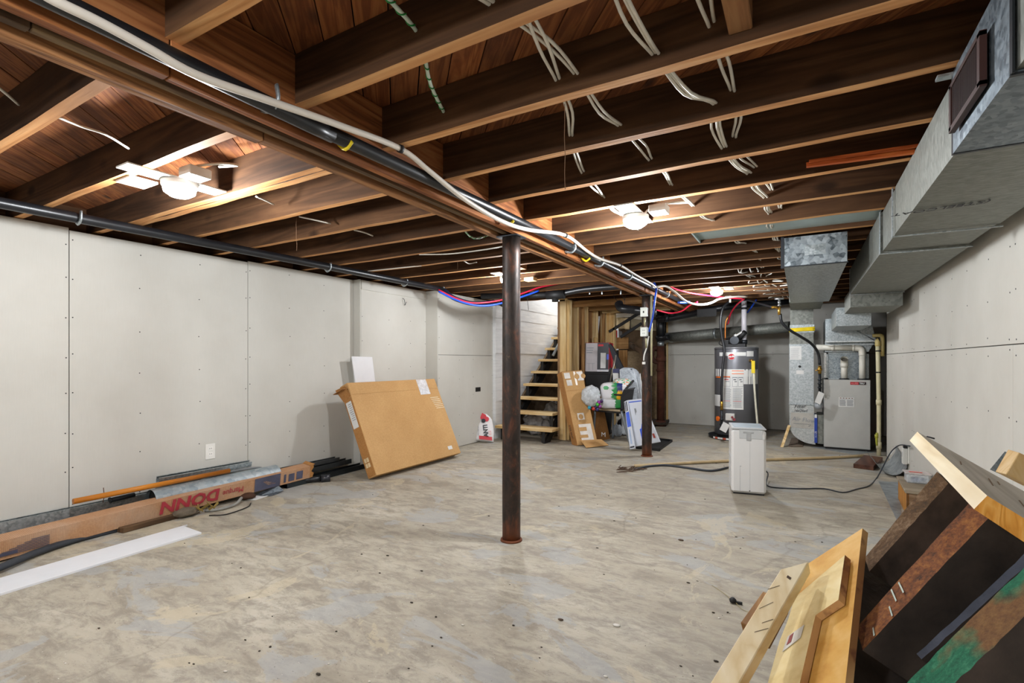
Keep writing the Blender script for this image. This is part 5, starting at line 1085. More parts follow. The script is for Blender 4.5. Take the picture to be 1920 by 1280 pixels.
# chair (seen from the front, turned), in front of the bin
t = thing('stacking_chair', 'black steel chair with patterned seat piled with packages', 'chair', (-2.25, 6.75, 0))
fl_, fr_, bl_, br_ = pf(1112, 826), pf(1182, 835), pf(1142, 818), pf(1190, 812)
SH = .44; sl, sr = pd(1116, 757, 6.95), pd(1165, 768, 6.65); sl.z = sr.z = SH; sb = sr + Vector((.12, .40, 0)); sa = sl + Vector((.12, .40, 0))
CHM = flat('8c949c', .35, .5, name='chair_steel')
for a_, b_ in ((fl_, sl), (fr_, sr), (sa * 1 - Vector((0, 0, SH)), sa), (sb - Vector((-.03, 0, SH)), sb)): M().tube([a_ + Vector((0, 0, .003)), a_.lerp(b_, .5), b_ + Vector((0, 0, .02))], .0165, 10, 3).done('leg', CHM, t)
M().prism([sl, sr, sb, sa], (0, 0, .03)).done('seat', flat('a8977c', .9, name='seat_fabric', var=.12, bump=.5), t, .008)
M().prism([sl - Vector((.01, .01, .02)), sr + Vector((.01, -.01, -.02)), sb, sa], (0, 0, .018)).done('seat_frame', BLK, t)
ar = M(); ar.tube([sl + Vector((.02, .0, .22)), sl.lerp(sr, .5) + Vector((0, -.02, .235)), sr + Vector((0, 0, .23)), sr + Vector((.06, .1, .24))], .012, 8, 4); ar.done('arm_rail', BLK, t)
M().tube([sr + Vector((0, 0, 0)), sr + Vector((.02, .02, .25)), sr + Vector((.12, .15, .42))], .016, 8, 3).done('back_post', BLK, t)
bk = [pd(1164, 768, 6.6), pd(1184, 766, 6.6), pd(1189, 730, 6.62), pd(1192, 726, 6.64), pd(1170, 730, 6.6), pd(1164, 745, 6.6)]
M().prism(bk, (-.02, .05, 0)).done('backrest', BLK, t, .004)
# packages on the chair
t = thing('package_pack', 'green and white plastic pack of paper rolls on the chair', 'package', pd(1145, 750, 6.7))
c_ = pd(1150, 733, 6.72); MW = [flat('dcdadc', .3, name='pack_white', var=.03, bump=.2), GREEN, flat('f0b820', .4, name='pack_yellow'), flat('20306c', .4, name='pack_navy'), flat('e88a40', .5, name='pack_orange'), flat('4ca868', .4, name='pack_green2')]
def pf1(c):
    if c.y > .3: return 0
    x, z = c.x, c.z
    if -.08 < x < .22: return 1
    if .22 < x < .62: return 2 if z < .1 else 3
    if (x + .55) ** 2 + (z - .45) ** 2 < .04: return 5
    return 0
M().pillow(c_ + Vector((-.02, .10, -.015)), (.185, .12, .13), .5, 5, .05, 2, 1, pf1, .25).done('pack_top', MW, t)
def pf2(c): n_ = noise.noise(c * 4); return 4 if n_ > .22 else (5 if n_ < -.25 else 0)
M().pillow(pd(1167, 717, 6.8), (.12, .09, .055), .6, 4, .12, 2, 5, pf2, .2).done('pack_side', MW, t)
t = thing('package_lower', 'lower wrapped pack with a green side sitting on the chair seat', 'package', pd(1145, 765, 6.7))
M().pillow(pd(1143, 757, 6.74) + Vector((0, .10, .01)), (.165, .11, .075), .4, 5, .05, 2, 3, lambda c: 1 if c.x > .3 and c.y < .8 else 0, .25).done('pack', [flat('d6d8dc', .3, name='pack_grey', var=.06, bump=.3), GREEN], t)
t = thing('ornament_bag', 'clear plastic bag of coloured balls hanging over the chair corner', 'bag', pd(1112, 745, 6.7))
M().blob(pd(1108, 742, 6.75), (.13, .11, .14), 4, .16, 5, 7).done('plastic', film('dfe4e8', .5, 'bag_film'), t)
M().blob(pd(1107, 738, 6.85), (.085, .07, .09), 4, .18, 5, 3).done('bag_contents', flat('b4bcc2', .3, .3, name='silver_crumple', bump=.8), t)
for u, v, c in ((1105, 764, '2a9ab8'), (1113, 766, 'c8382c'), (1120, 758, '48b83c'), (1125, 762, '7a2a80'), (1117, 763, '1c1a40'), (1123, 754, '8a2a8e'), (1128, 752, '3a1a50'), (1120, 767, '2c2c6c')):
    M().cyl(pd(u, v, 6.7), pd(u, v, 6.7) + Vector((0, .001, 0)), .001, n=4).done('x', BLK, t) if False else M().lathe(pd(u, v, 6.66), [(.004, -.024), (.017, -.017), (.024, 0), (.017, .017), (.004, .024)], 12).done('ball', flat(c, .2, name='ball_' + c), t)
# clear bag with grey box behind, snow tool handles
t = thing('plastic_bag', 'big clear plastic bag holding a light panel behind the chair', 'bag', pd(1185, 800, 7.0))
P = [pd(1160, 690, 6.9), pd(1176, 688, 6.95), pd(1188, 694, 6.95), pd(1196, 718, 6.9), pd(1203, 752, 6.85), pd(1200, 815, 6.85), pd(1165, 815, 6.95), pd(1162, 750, 6.95)]
M().prism(P, (.03, .14, 0)).done('bag', film('c4ccd4', .45, 'bag_film2'), t, .02)
M().prism([pd(1167, 708, 6.98), pd(1183, 699, 6.98), pd(1190, 740, 6.95), pd(1190, 812, 6.95), pd(1172, 812, 6.98)], (0, .04, 0)).done('panel', flat('a8b0ba', .5, name='bag_panel'), t)
M().prism([pd(1168, 696, 6.95), pd(1184, 691, 6.95), pd(1187, 700, 6.95), pd(1170, 706, 6.95)], (0, .04, 0)).done('dark_fold', flat('3c4650', .4, name='bag_dark'), t)
tag(M().tube([pd(1200, 700, 6.9), pd(1204, 742, 6.85), pd(1200, 768, 6.85)], .006, 6).done('bag_edge', PAPER), 'thin white cord along the clear bag edge', 'cord')
t = thing('garbage_bag', 'small bag of dark things on the floor under the chair', 'bag', pf(1168, 815))
M().blob(pf(1172, 817) + Vector((0, .1, .13)), (.17, .12, .13), 3, .35, 3, 2).done('dark_bag', flat('22242a', .3, name='dark_film', bump=.8), t); M().blob(pf(1158, 818) + Vector((0, 0, .09)), (.10, .06, .09), 3, .4, 3, 4).done('clear_fold', film('b8bec4', .4, 'fold_film'), t)
t = thing('black_bracket', 'long black angled part standing behind the packages', 'shelf part', pd(1165, 760, 7.4))
d = 7.3; M().prism([pd(1140, 646, d), pd(1144, 644, d), pd(1150, 652, d), pd(1170, 692, d), pd(1182, 720, d), pd(1165, 720, d)], (0, .05, 0)).done('blade', flat('10131c', .5, name='black_navy'), t, .003)
M().prism([pd(1142, 690, d - .2), pd(1147, 689, d - .2), pd(1141, 735, d - .2), pd(1134, 735, d - .2)], (0, .04, 0)).done('strut', BLK, t)
tag(M().cyl(pd(1155, 666, 7.05), pd(1144, 715, 7.0), .011).done('metal_rod', flat('a09c90', .3, .6, name='handle_grey')), 'thin grey metal rod leaning behind the packages', 'rod')
t = thing('bottle_box', 'upright white and navy box behind the packages', 'box', pd(1155, 715, 6.95))
M().ob(pd(1150, 720, 6.98), (.07, .02, 0), (0, .06, 0), (-.01, 0, .17)).done('box', PAPER, t); M().ob(pd(1149, 699, 6.98), (.085, .02, 0), (0, .06, 0), (0, 0, .06)).done('cap', flat('1c2050', .5, name='navy_cap'), t); text('2L', .05, pd(1156, 716, 6.94), (0, 0, 1), (-1, 0, 0), INK, t, bold=.002)
# flat blue and white cartons leaning, on a black boot tray
t = thing('boot_tray', 'black plastic boot tray on the floor behind the far post', 'tray', (-1.75, 6.6, 0))
P = [pf(1180, 840), pf(1236, 846), pf(1261, 828), pf(1212, 822)]; cc = sum(P, Vector()) / 4
M().prism([p.lerp(cc, .05) for p in P], (0, 0, .008)).done('tray_floor', flat('22262a', .4, name='tray_black', var=.2, bump=.6), t)
bm = M(); [bm.ob(P[i], P[(i + 1) % 4] - P[i], (cc - P[i]) * .05, (0, 0, .032)) for i in range(4)]; bm.done('tray_rim', BLK, t)
def slab(nm, lab, pts, thick, mt):
    P = pts; nrm = (P[1] - P[0]).cross(P[3] - P[0]).normalized(); nrm = -nrm if nrm.y < 0 else nrm
    tt = thing(nm, lab, 'carton', P[0]); M().prism(P, nrm * thick).done('carton', mt, tt, .002); return tt, nrm
WB = flat('d4d9e2', .5, name='carton_white', var=.02)
d = 6.2
t1, n1 = slab('flat_carton', 'white and blue flat carton leaning behind the far post, nearest one', [pd(1186, 838, 6.28), pd(1237, 828, 6.12), pd(1204, 747, 6.3), pd(1176, 750, 6.42)], .05, WB)
p = lambda u, v, d_: pd(u, v, d_) - n1 * .004
Q0, Q1, Q2, Q3 = pd(1186, 838, 6.28), pd(1237, 828, 6.12), pd(1204, 747, 6.3), pd(1176, 750, 6.42)
def on1(s0, s1, h0, h1, mt, name, off=.004):
    g = lambda s_, h_: Q0.lerp(Q1, s_).lerp(Q3.lerp(Q2, s_), h_) - n1 * off; return M().prism([g(s0, h0), g(s1, h0), g(s1, h1), g(s0, h1)], -n1 * .001).done(name, mt, t1)
on1(.40, .62, .12, .45, BLUEP, 'blue_print'); on1(.1, .9, .94, .96, BLUEP, 'blue_line'); on1(.84, .92, .10, .2, flat('a8483c', .6, name='food_red'), 'picture'); on1(.4, .5, .42, .48, RED, 'red_mark'); on1(.35, .45, .6, .8, INKG, 'print')
t3, n3 = slab('flat_carton', 'narrow blue and white carton leaning left of the other one', [pd(1181, 842, 6.2), pd(1191, 840, 6.18), pd(1176, 750, 6.38), pd(1170, 753, 6.4)], .05, WB)
Q = [pd(1181, 842, 6.2), pd(1191, 840, 6.18), pd(1176, 750, 6.38), pd(1170, 753, 6.4)]
for h0, h1, s0, s1, mt, nm in ((.45, .76, .1, .95, BLUEP, 'blue_band'), (.78, .98, .15, .35, INK, 'dark_print'), (.78, .98, .55, .8, INK, 'dark_print'), (.1, .4, .3, .6, flat('a8bede', .5, name='pale_blue'), 'pale_print'), (.02, .05, .1, .9, INK, 'dark_print')):
    g = lambda s_, h_: Q[0].lerp(Q[1], s_).lerp(Q[3].lerp(Q[2], s_), h_) - n3 * .004; M().prism([g(s0, h0), g(s1, h0), g(s1, h1), g(s0, h1)], -n3 * .001).done(nm, mt, t3)

# ================================================================ dehumidifier
q = pf(1430, 930); ang_ = math.atan2(.04, .233); fr = Matrix.Translation((-.51, 4.585, 0)) @ Matrix.Rotation(ang_, 4, 'Z')
t = thing('dehumidifier', 'white portable dehumidifier standing in the middle of the floor', 'dehumidifier', mat=fr)
DW = flat('dddcda', .35, name='appliance_white', var=.006); DG = flat('c2c4c4', .4, name='appliance_grey', var=.01)
L(fr).box(0, .265, 0, .37, .012, .545).done('body', DW, t, .018)
L(fr).box(.015, .25, .015, .355, 0, .012).done('base', BLK, t)
L(fr).box(-.002, .267, -.003, .373, .545, .56).done('top_rim', DG, t, .006)
L(fr).box(.02, .245, .05, .34, .556, .563).done('top_panel', flat('b9cbd6', .3, name='top_blue_grey'), t, .004)
L(fr).box(.06, .24, -.004, .003, .47, .545).done('handle_panel', DG, t, .003)
L(fr).box(.115, .15, -.008, -.003, .455, .53).box(.09, .17, -.007, -.003, .515, .53).done('catch', flat('a8aaaa', .4, name='catch_grey'), t, .002)
L(fr).box(.236, .252, -.006, -.003, .47, .51).done('highlight_tab', PAPER, t)
L(fr).box(.0655, .067, -.0012, .001, .03, .24).box(.141, .142, -.0012, .001, .03, .45).box(.066, .076, -.0015, .001, .235, .24).done('panel_seam', flat('9a9c9c', .5, name='seam_grey'), t)
L(fr).cyl((.14, -.001, .035), (.14, .002, .035), .005, n=8).done('foot_screw', BLK, t)
bm = L(fr); [bm.box(-.0015, .001, .03, .34, .06 + .028 * i, .066 + .028 * i) for i in range(16)]; tag(bm.done('grille', DG, t), kind='stuff')
L(fr).box(-.004, .001, .04, .33, .30, .305).box(-.004, .001, .04, .33, .19, .195).done('side_ridge', DG, t)
# its cord to the wall
CPs = [pf(1432, 905) + Vector((0, .1, .10)), pf(1440, 900) + Vector((0, .0, .06)), pf(1437, 912) + Vector((0, 0, .02)), pf(1455, 915), pf(1500, 917), pf(1545, 917), pf(1580, 924), pf(1605, 918), pf(1630, 911), pf(1645, 895)]
CPs = [Vector((p.x, p.y, max(p.z, .005))) for p in CPs] + [pd(1657, 872, 4.88), pd(1664, 858, 4.95), pd(1674, 843, 4.95), pd(1688, 834, 4.85), px(1706, 836, .845)]
tag(M().tube(CPs, .0055, 8, 5).done('power_cord', flat('2a3038', .5, name='cord_dark')), 'dark power cord running from the dehumidifier to the right wall', 'cord')
q = px(1704, 852, XR)
t = thing('outlet_adapter', 'white adapter plugged in the right wall by the cord', 'adapter', (q.x - .02, q.y, q.z - .06))
M().box(XR - .012, XR, q.y - .05, q.y + .04, q.z - .08, q.z + .07).done('plate', WHITE, t, .002); M().box(XR - .05, XR - .012, q.y - .03, q.y + .035, q.z - .09, q.z + .06).done('adapter', flat('dcdcd6', .4, name='adapter_white', var=.01), t, .005)
bm = M(); [bm.box(XR - .051, XR - .05, q.y - .02, q.y + .015, q.z - .02 + i * .012, q.z - .016 + i * .012) for i in range(4)]; tag(bm.done('adapter_print', INKG, t), kind='stuff'); M().box(XR - .045, XR - .013, q.y - .035, q.y + .0, q.z + .06, q.z + .085).done('plug', BLK, t, .004)
p = px(1672, 846, .81); tag(M().ob(p + Vector((-.02, -.0, -.03)), (.03, .02, .05), (.012, -.006, -.006), (0, .01, 0)).done('cord_tag', PAPER), 'white paper tag on the dehumidifier cord near the wall', 'tag')

# ================================================================ things on the floor at the right
tag(M().tube([pf(1190, 876) + Vector((0, 0, .018)), pf(1360, 867) + Vector((0, 0, .018)), pf(1545, 861) + Vector((0, 0, .018)), pf(1618, 857) + Vector((0, 0, .018))], .0155, 12, 3).done('long_pipe', flat('c4ad84', .45, name='beige_pipe', var=.05)), 'long beige pipe lying across the floor behind the dehumidifier', 'pipe')
t = thing('drain_hose', 'dark hose with a frayed brown end lying beside the beige pipe', 'hose', pf(1260, 878))
M().tube([pf(u, v) + Vector((0, 0, .012)) for u, v in ((1190, 882), (1215, 876), (1250, 874), (1290, 879), (1325, 884), (1345, 883), (1365, 878))], .011, 8, 5).done('hose', flat('30363e', .5, name='hose_dark'), t)
bm = M()
for i in range(40):
    p = pf(1155 + rnd.random() * 42, 880 + rnd.uniform(-1, 1) * (1.5 + 4 * i / 40)); a = rnd.random() * 3; bm.ob(p, (.10 * rnd.random() + .02, .03 * rnd.uniform(-1, 1), rnd.random() * .03), (.003, .006, 0), (0, 0, .006))
tag(bm.done('debris', flat('5a4638', .9, name='debris_brown', bump=.6)), 'pile of brown fibrous debris at the hose end', 'debris', kind='stuff')
tag(M().ob(pf(1600, 877), pf(1638, 882) - pf(1600, 877), pf(1620, 860) - pf(1600, 877), (0, 0, .045)).done('brown_board', wood('mahogany', '3c2418', '6a4434', '7e5644', 1, .5, .5, .2), bev=.003), 'dark brown board end lying before the furnace', 'board')
# curled metal flashing against the wall
bm = M(); rg = []
for i in range(13):
    s_ = i / 12; x = .62 + .26 * s_ ; zc = .02 + .20 * (2 * s_ - 1) ** 2 * (1 if s_ < .5 else 1.1)
    rg.append([Vector((min(.86, x), 6.75 - .2 * s_, max(.004, zc * (.6 if s_ < .5 else 1)))), Vector((min(.86, x + .0), 6.0 + .1 * math.sin(s_ * 5), max(.004, zc * .7)))])
bm.loft(rg, cap=False, closed=False); tag(bm.done('metal_flashing', mk_galv('flashing', .4, '7f8688', 'b0b5b5', .4, (1, 1, 1), .6)), 'curled piece of sheet metal leaning where floor meets right wall', 'sheet metal')
bm = M().prism([pf(1647, 902), pf(1684, 904), pf(1690, 965), pf(1686, 985)], (0, 0, .002)); tag(bm.done('metal_sheet', flat('9aa2a6', .45, .5, name='flat_zinc', var=.15)), 'flat triangular piece of sheet metal on the floor by the small cabinet', 'sheet metal')
# small wooden drawer box and clear container
t = thing('small_cabinet', 'small old wooden box with a dusty top at the right wall', 'cabinet', (.62, 4.4, 0))
z_ = .18; a, b, c = pz(1684, 893, z_), pz(1700, 920, z_), pz(1740, 917, z_)
ya = (a - b); xa = Vector((ya.y, -ya.x, 0)).normalized() * .19
M().ob(b - Vector((0, 0, .016)) - ya.normalized() * .01 - xa.normalized() * .01, ya * 1.05, xa * 1.05, (0, 0, .018)).done('top', wood('dusty_top', '8a7c68', 'a89a84', 'bcae98', 0, .9, .6, .2), t, .002)
M().ob(b - Vector((0, 0, z_)), ya, xa.normalized() * .015, (0, 0, z_ - .016)).done('side', wood('orange_wood', '9a5a1c', 'c88832', 'd8a048', 2, .5), t, .001)
M().ob(b - Vector((0, 0, z_)), xa, ya.normalized() * .015, (0, 0, z_ - .016)).done('front', wood('dusty_front', '7a5c40', '94765a', 'a88c70', 0, .8), t)
M().ob(b - Vector((0, 0, z_)) + ya * 1, xa, -ya.normalized() * .015, (0, 0, z_ - .016)).ob(b - Vector((0, 0, z_)) + xa, ya, -xa.normalized() * .015, (0, 0, z_ - .016)).done('back', CARDE, t)
q = pz(1728, 905, z_ + .003); q.x = .775; t = thing('clear_container', 'clear plastic container with blue bits on the small wooden box', 'container', q)
M().prism([q + Vector((-.07, -.05, 0)), q + Vector((.07, -.05, 0)), q + Vector((.07, .06, 0)), q + Vector((-.07, .06, 0))], (0, 0, .07)).done('tub', film('e8eef2', .25, 'tub_film'), t, .008)
for i in range(10): pass
M().blob(q + Vector((.01, 0, .022)), (.05, .035, .02), 3, .6, 5, 3).done('blue_bits', flat('3c5c94', .6, name='blue_bits', var=.2, bump=.8), t)
M().box(q.x - .082, q.x + .08, q.y - .06, q.y + .07, q.z + .072, q.z + .080).done('lid', film('f0e4e0', .4, 'lid_film'), t, .002); M().box(q.x - .05, q.x + .03, q.y - .03, q.y + .0, q.z + .081, q.z + .083).done('lid_label', flat('d8685c', .6, name='label_red'), t)
# wood near the boot of the duct
a, b = pf(1463, 838), pd(1477, 797, 6.65); d = b - a; tag(M().ob(a, d, (.035, 0, 0), (0, .03, 0)).done('wood_stake', pine(2), bev=.002), 'short pine stick leaning left of the duct boot', 'stick')
tag(M().ob(pf(1478, 838), pf(1505, 838) - pf(1478, 838), pf(1484, 822) - pf(1478, 838), (0, 0, .012)).done('thin_board', wood('grey_board', '6c5e50', '8c7c6c', '9c8e7e', 0, .8)), 'thin weathered board on the floor under the duct boot', 'board')
tag(M().prism([pf(1520, 838), pf(1600, 852), pf(1640, 848), pf(1580, 836)], (0, 0, .002)).done('plastic_sheet', flat('858a8a', .5, name='grey_sheet', var=.1)), 'crumpled grey sheet on the floor before the furnace', 'sheet')
# small litter on the floor
t = thing('wire_connector', 'black connector with two thin wires lying on the floor', 'connector', pf(1376, 1128))
q = pf(1374, 1130); M().lathe(q, [(.006, 0), (.014, .006), (.016, .016), (.006, .026)], 10).box(q.x, q.x + .04, q.y - .004, q.y + .006, .001, .012).done('connector', BLK, t); M().tube([q + Vector((.01, 0, .008)), pf(1390, 1142) + Vector((0, 0, .003)), pf(1412, 1152) + Vector((0, 0, .003))], .0012, 5).tube([q + Vector((0, 0, .008)), pf(1360, 1115) + Vector((0, 0, .003)), pf(1335, 1098) + Vector((0, 0, .003))], .0012, 5).done('wires', flat('9a8c5a', .5, name='wire_tan'), t)
bm = M(); bm2 = M()
for i in range(170):
    u, v = rnd.uniform(100, 1600), 850 + 430 * rnd.random() ** 1.5
    p = pf(u, v)
    if p.x < -3.4 or p.x > .5: continue
    s_ = rnd.uniform(.0015, .006); (bm if i % 3 else bm2).blob((p.x, p.y, s_ * .4), (s_ * rnd.uniform(1, 2.2), s_, s_ * .5), 1, .3, 2, i)
tag(bm.done('dark_grit', flat('3c342a', .9, name='grit_dark')), 'scattered dark crumbs across the concrete floor', 'grit', kind='stuff'); tag(bm2.done('pale_grit', flat('d4d0c6', .8, name='grit_pale')), 'scattered pale plaster chips across the concrete floor', 'grit', kind='stuff')
for u, v, s_, lab in ((1277, 1013, .011, 'dark crumb of dirt on the floor right of the near post'), (1156, 1173, .010, 'largest white chip on the floor near the front'), (1051, 1162, .008, 'small brown chip on the floor near the front')):
    p = pf(u, v); tag(M().blob((p.x, p.y, s_ * .35), (s_ * 1.6, s_, s_ * .4), 2, .4, 3, u).done('floor_chip', flat('d8d6ce' if 'white' in lab else '4c3a2a', .8, name='chip' + str(u))), lab, 'chip')
# ================================================================ pile at the lower right
# section of an old staircase lying on edge: pale stringer on top, thick worn treads below it
SX, SZ = .322, .862
sdir = Vector((-.005, 1, .062)).normalized(); wdir = Vector((.84, 0, -.54)); wdir = (wdir - sdir * wdir.dot(sdir)).normalized(); tdir = sdir.cross(wdir) * -1
if tdir.z > 0: tdir = -tdir
near, far = pd(1851, 929, 1.055), pd(1720, 809, 1.69)
t = thing('old_stair_section', 'piece of old staircase lying on its side at the right, pale board on top', 'stair section', (near.x, 1.7, 0))
sdir = (far - near).normalized(); wdir = (wdir - sdir * wdir.dot(sdir)).normalized(); tdir = sdir.cross(wdir); tdir = -tdir if tdir.z > 0 else tdir
Ls = (far - near).length; fr = frame(near, sdir, wdir)
GREYF = wood('weathered_face', '7e756a', '9c9489', 'aaa39a', 0, .85, .5, .25, vrand=.02)
ENDG = wood('end_grain', 'b87826', 'd89c44', 'e6b462', 1, .7, 3.0, 0, vrand=.02, bump=.5)
bm = M(); fe = near + sdir * Ls; sk = -sdir * .13; bm.loft([[near, near + wdir * .315 + sk, near + wdir * .315 + sk + tdir * .045, near + tdir * .038], [fe, fe + wdir * .315, fe + wdir * .315 + tdir * .038, fe + tdir * .038]], sm=False)
o = bm.bm
for f in o.faces:
    n_ = f.normal if f.normal.length > .5 else None
bm.bm.normal_update()
for f in bm.bm.faces:
    if f.normal.dot(-tdir) > .8: f.material_index = 1
    elif f.normal.dot(-sdir) > .7: f.material_index = 2
    else: f.material_index = 0
bm.done('stringer', [white_pine(1), wood('weathered_top', 'a49c90', 'bcb5aa', 'c8c2b8', 1, .85, .5, .25, vrand=.02), wood('end_grain', 'b87826', 'd89c44', 'e6b462', 2, .7, 3.0, 0, vrand=.02, bump=.5)], t)
bm = M()
for s_, w_, l_ in ((.55, .05, .09), (.42, .10, .16), (.30, .14, .10), (.2, .2, .12), (.62, .16, .07)):
    p = near + sdir * Ls * s_ + wdir * w_ - tdir * .0005; bm.ob(p, (sdir * .9 + wdir * .2) * l_, wdir * .003, -tdir * .001)
bm.done('scratches', flat('6a4c2c', .8, name='scratch_brown'), t)
# worn surfaces
def worn(name, a, b, c, edge=None):
    m = MT(name); co = m.coord(); n = m.noise(co, 11, 9, .75, .7); f = m.noise(co, 75, 7, .8); g = m.noise(m.coord(rand=0), 2.6, 5, .6)
    col = m.ramp(m.mix(.5, n, f), [(.38, a), (.5, b), (.6, c)])
    if edge: col = m.mix(m.ramp(g, [(.5, (0, 0, 0)), (.56, (.95,) * 3)]), col, m.ramp(f, [(.3, edge[0]), (.7, edge[1])]))
    m.set(Base_Color=col, Roughness=.85); m.bump(m.mix(.6, n, f), 1.0, .012); return m.m
W1 = worn('worn_brown', '3a2a18', '6a4c2a', '94785a'); W2 = worn('worn_rust', '42281a', '8c5228', 'b87838', None)
W4 = worn('worn_green', '0e4a34', '1d7a56', '4a9a72', ('6a4024', 'a0703c')); W3 = flat('4a4f5c', .7, name='slate_paint', var=.15, bump=.7); DK = flat('40362f', .8, name='dark_wood', var=.2, bump=.4); DKB = flat('54443a', .75, name='dark_wood_brown', var=.25, bump=.4)
def tread(pts, depth_dir_len, mf, md, name='tread', rough=.0022):
    # pts: the worn edge face, TL, TR at the stringer, BR, BL at the lower end
    P = [Vector(p) for p in pts]; n_ = (P[1] - P[0]).cross(P[3] - P[0]).normalized(); tocam = Vector((0, 0, CAMH)) - P[0]
    n_ = n_ if n_.dot(tocam) > 0 else -n_
    bm = M(); N = 14; rows = []
    for i in range(N + 1):
        a, b = P[0].lerp(P[3], i / N), P[1].lerp(P[2], i / N); j = rough
        row = [a.lerp(b, k / 4) + n_ * (j * noise.noise(Vector((i * .9, k * 1.3, P[0].y * 9)))) for k in range(5)]
        rows.append(row)
    bm.loft(rows, cap=False, closed=False, sm=True)
    back = -n_ * depth_dir_len
    for side in (0, 4):
        for i in range(N):
            bm.face([rows[i][side], rows[i + 1][side], rows[i + 1][side] + back, rows[i][side] + back], 1)
    bm.face([r + Vector() for r in rows[N]] + [rows[N][4] + back, rows[N][0] + back], 1); bm.face(rows[0][::-1] + [rows[0][0] + back, rows[0][4] + back], 1)
    bm.face([rows[0][0] + back, rows[N][0] + back, rows[N][4] + back, rows[0][4] + back], 1)
    return bm.done(name, [mf, md], t)
tread([pd(1757, 884, 1.36), pd(1778, 906, 1.315), pd(1630, 1071, 1.335), pd(1621, 1046, 1.40)], .20, W1, DKB)
tread([pd(1828, 930, 1.125), pd(1872, 952, 1.065), pd(1617, 1219, 1.11), pd(1605, 1176, 1.19)], .24, W2, DK)
cr, cl = (pd(1617, 1219, 1.108), pd(1872, 952, 1.063)), (pd(1605, 1176, 1.188), pd(1828, 930, 1.123))
for h0, w0, l_ in ((.36, .05, .5), (.30, .02, .55), (.24, .5, .4), (.10, .62, .3)):
    p = cl[0].lerp(cl[1], h0).lerp(cr[0].lerp(cr[1], h0), w0); q = cl[0].lerp(cl[1], h0 - .01).lerp(cr[0].lerp(cr[1], h0 - .01), w0 + l_); k = (Vector((0, 0, CAMH)) - p).normalized() * .003
    M().ob(p + k, q - p, (cl[1] - cl[0]).normalized() * .004, k * .3).done('paint_streak', flat('b4c0b4', .8, name='pale_paint'), t)
tread([pd(1921, 1062, .93), pd(1980, 1100, .86), pd(1775, 1295, .88), pd(1695, 1285, .98)], .22, W4, DK, rough=.003)
tread([pd(1934, 1026, 1.02), pd(1944, 1042, 1.0), pd(1728, 1236, 1.03), pd(1719, 1226, 1.05)], .10, W3, DK)
# the lower stringer that the treads run into, dark and near the floor, and a support
a, b = pd(1621, 1050, 1.46), pd(1600, 1215, 1.20)
d_ = (a - b).normalized(); b2 = b - d_ * .75
M().ob(a + d_ * .02, b2 - a, Vector((.25, .05, -.16)), Vector((-.01, 0, -.035))).done('stringer', DK, t)
# pale lumber showing between the treads
tag(M().ob(pd(1905, 1012, 1.45), pd(1655, 1275, 1.40) - pd(1905, 1012, 1.45), (.05, .03, -.03), (.0, .08, -.06)).done('inner_stud', wood('stud_tan', '9a7a4c', 'bf9c68', 'cfb07c', 1, .7, .8, .4)), 'pale stud glimpsed between the dark treads of the old stair section', 'lumber')
# post end leaning at the wall with a sheet behind
fr = frame(pd(1885, 868, 1.75), Vector((.86, .05, -.25)), Vector((.1, .2, 1)))
q = pd(1866, 884, 1.78); a = pd(1890, 842, 1.80) ; b = pd(1911, 848, 1.72); c = pd(1886, 889, 1.70)
tag(M().prism([q, a, b, c], Vector((.28, .02, -.16))).done('lumber_end', [pine(2)], bev=.002), 'pale end of thick lumber sticking up at the right wall', 'lumber')
tag(M().prism([pd(1856, 880, 1.88), pd(1884, 846, 1.95), pd(1895, 850, 1.95), pd(1880, 885, 1.88)], (.2, .03, -.1)).done('metal_offcut', GALV), 'grey metal offcut behind the pale lumber end at the right wall', 'sheet metal')
tag(M().cyl(pd(1738, 818, 1.62), pd(1752, 822, 1.60), .0025, n=6).done('bark_scrap', BLK), 'thin dark splinter lying on top of the pale board', 'splinter')
# plywood sheet, smaller piece on it, stud and a board end
def plane_piece(nm, lab, cat, P, nv_, thick, mf, me, bev=0):
    tt = M().prism(P, nv_ * -thick, 0, 1).done(nm, [mf, me], bev=bev); return tag(tt, lab, cat)
PA, PC = pd(1617, 990, 1.34), pd(1584, 1290, 1.02)         # right edge, top to bottom
PD = pd(1500, 1066, 1.44)                                  # along the left top edge
r1 = (PC - PA); r2 = (PD - PA); pn = r1.cross(r2).normalized(); pn = pn if pn.z > 0 else -pn
PE = PA + r2.normalized() * .21
PF, PG = PE + r1 * 1.25, PA + r1 * 1.25
PLE = MT('plywood_edge'); wv = PLE.n('ShaderNodeTexWave', bands_direction='Z'); wv.inputs['Scale'].default_value = 1; PLE.l(PLE.coord(), wv.inputs['Vector'])
PLE.set(Base_Color=PLE.mix(PLE.ramp(PLE.noise(PLE.coord(), 14, 4), [(.55, (0, 0, 0)), (.66, (.8,) * 3)]), PLE.ramp(wv.outputs['Fac'], [(.35, '96683c'), (.65, 'c49a66')]), srgb('5a2a20')), Roughness=.85)
plane_piece('plywood_sheet', 'honey coloured plywood sheet leaning in front of the old stair section', 'plywood', [PA, PE, PF, PG], pn, .018, ply(0), PLE.m)
tpl = bpy.data.objects['plywood_sheet']
def onp(u, v, off=.001):      # a pixel's ray met with the plywood's face
    o = Vector((0, 0, CAMH)); d = pd(u, v, 1) - o; P0 = PA + pn * off; return o + d * ((P0 - o).dot(pn) / d.dot(pn))
sm = [(1584, 1040), (1572, 1124), (1529, 1153), (1495, 1300), (1434, 1300), (1462, 1200), (1478, 1160), (1490, 1120)]
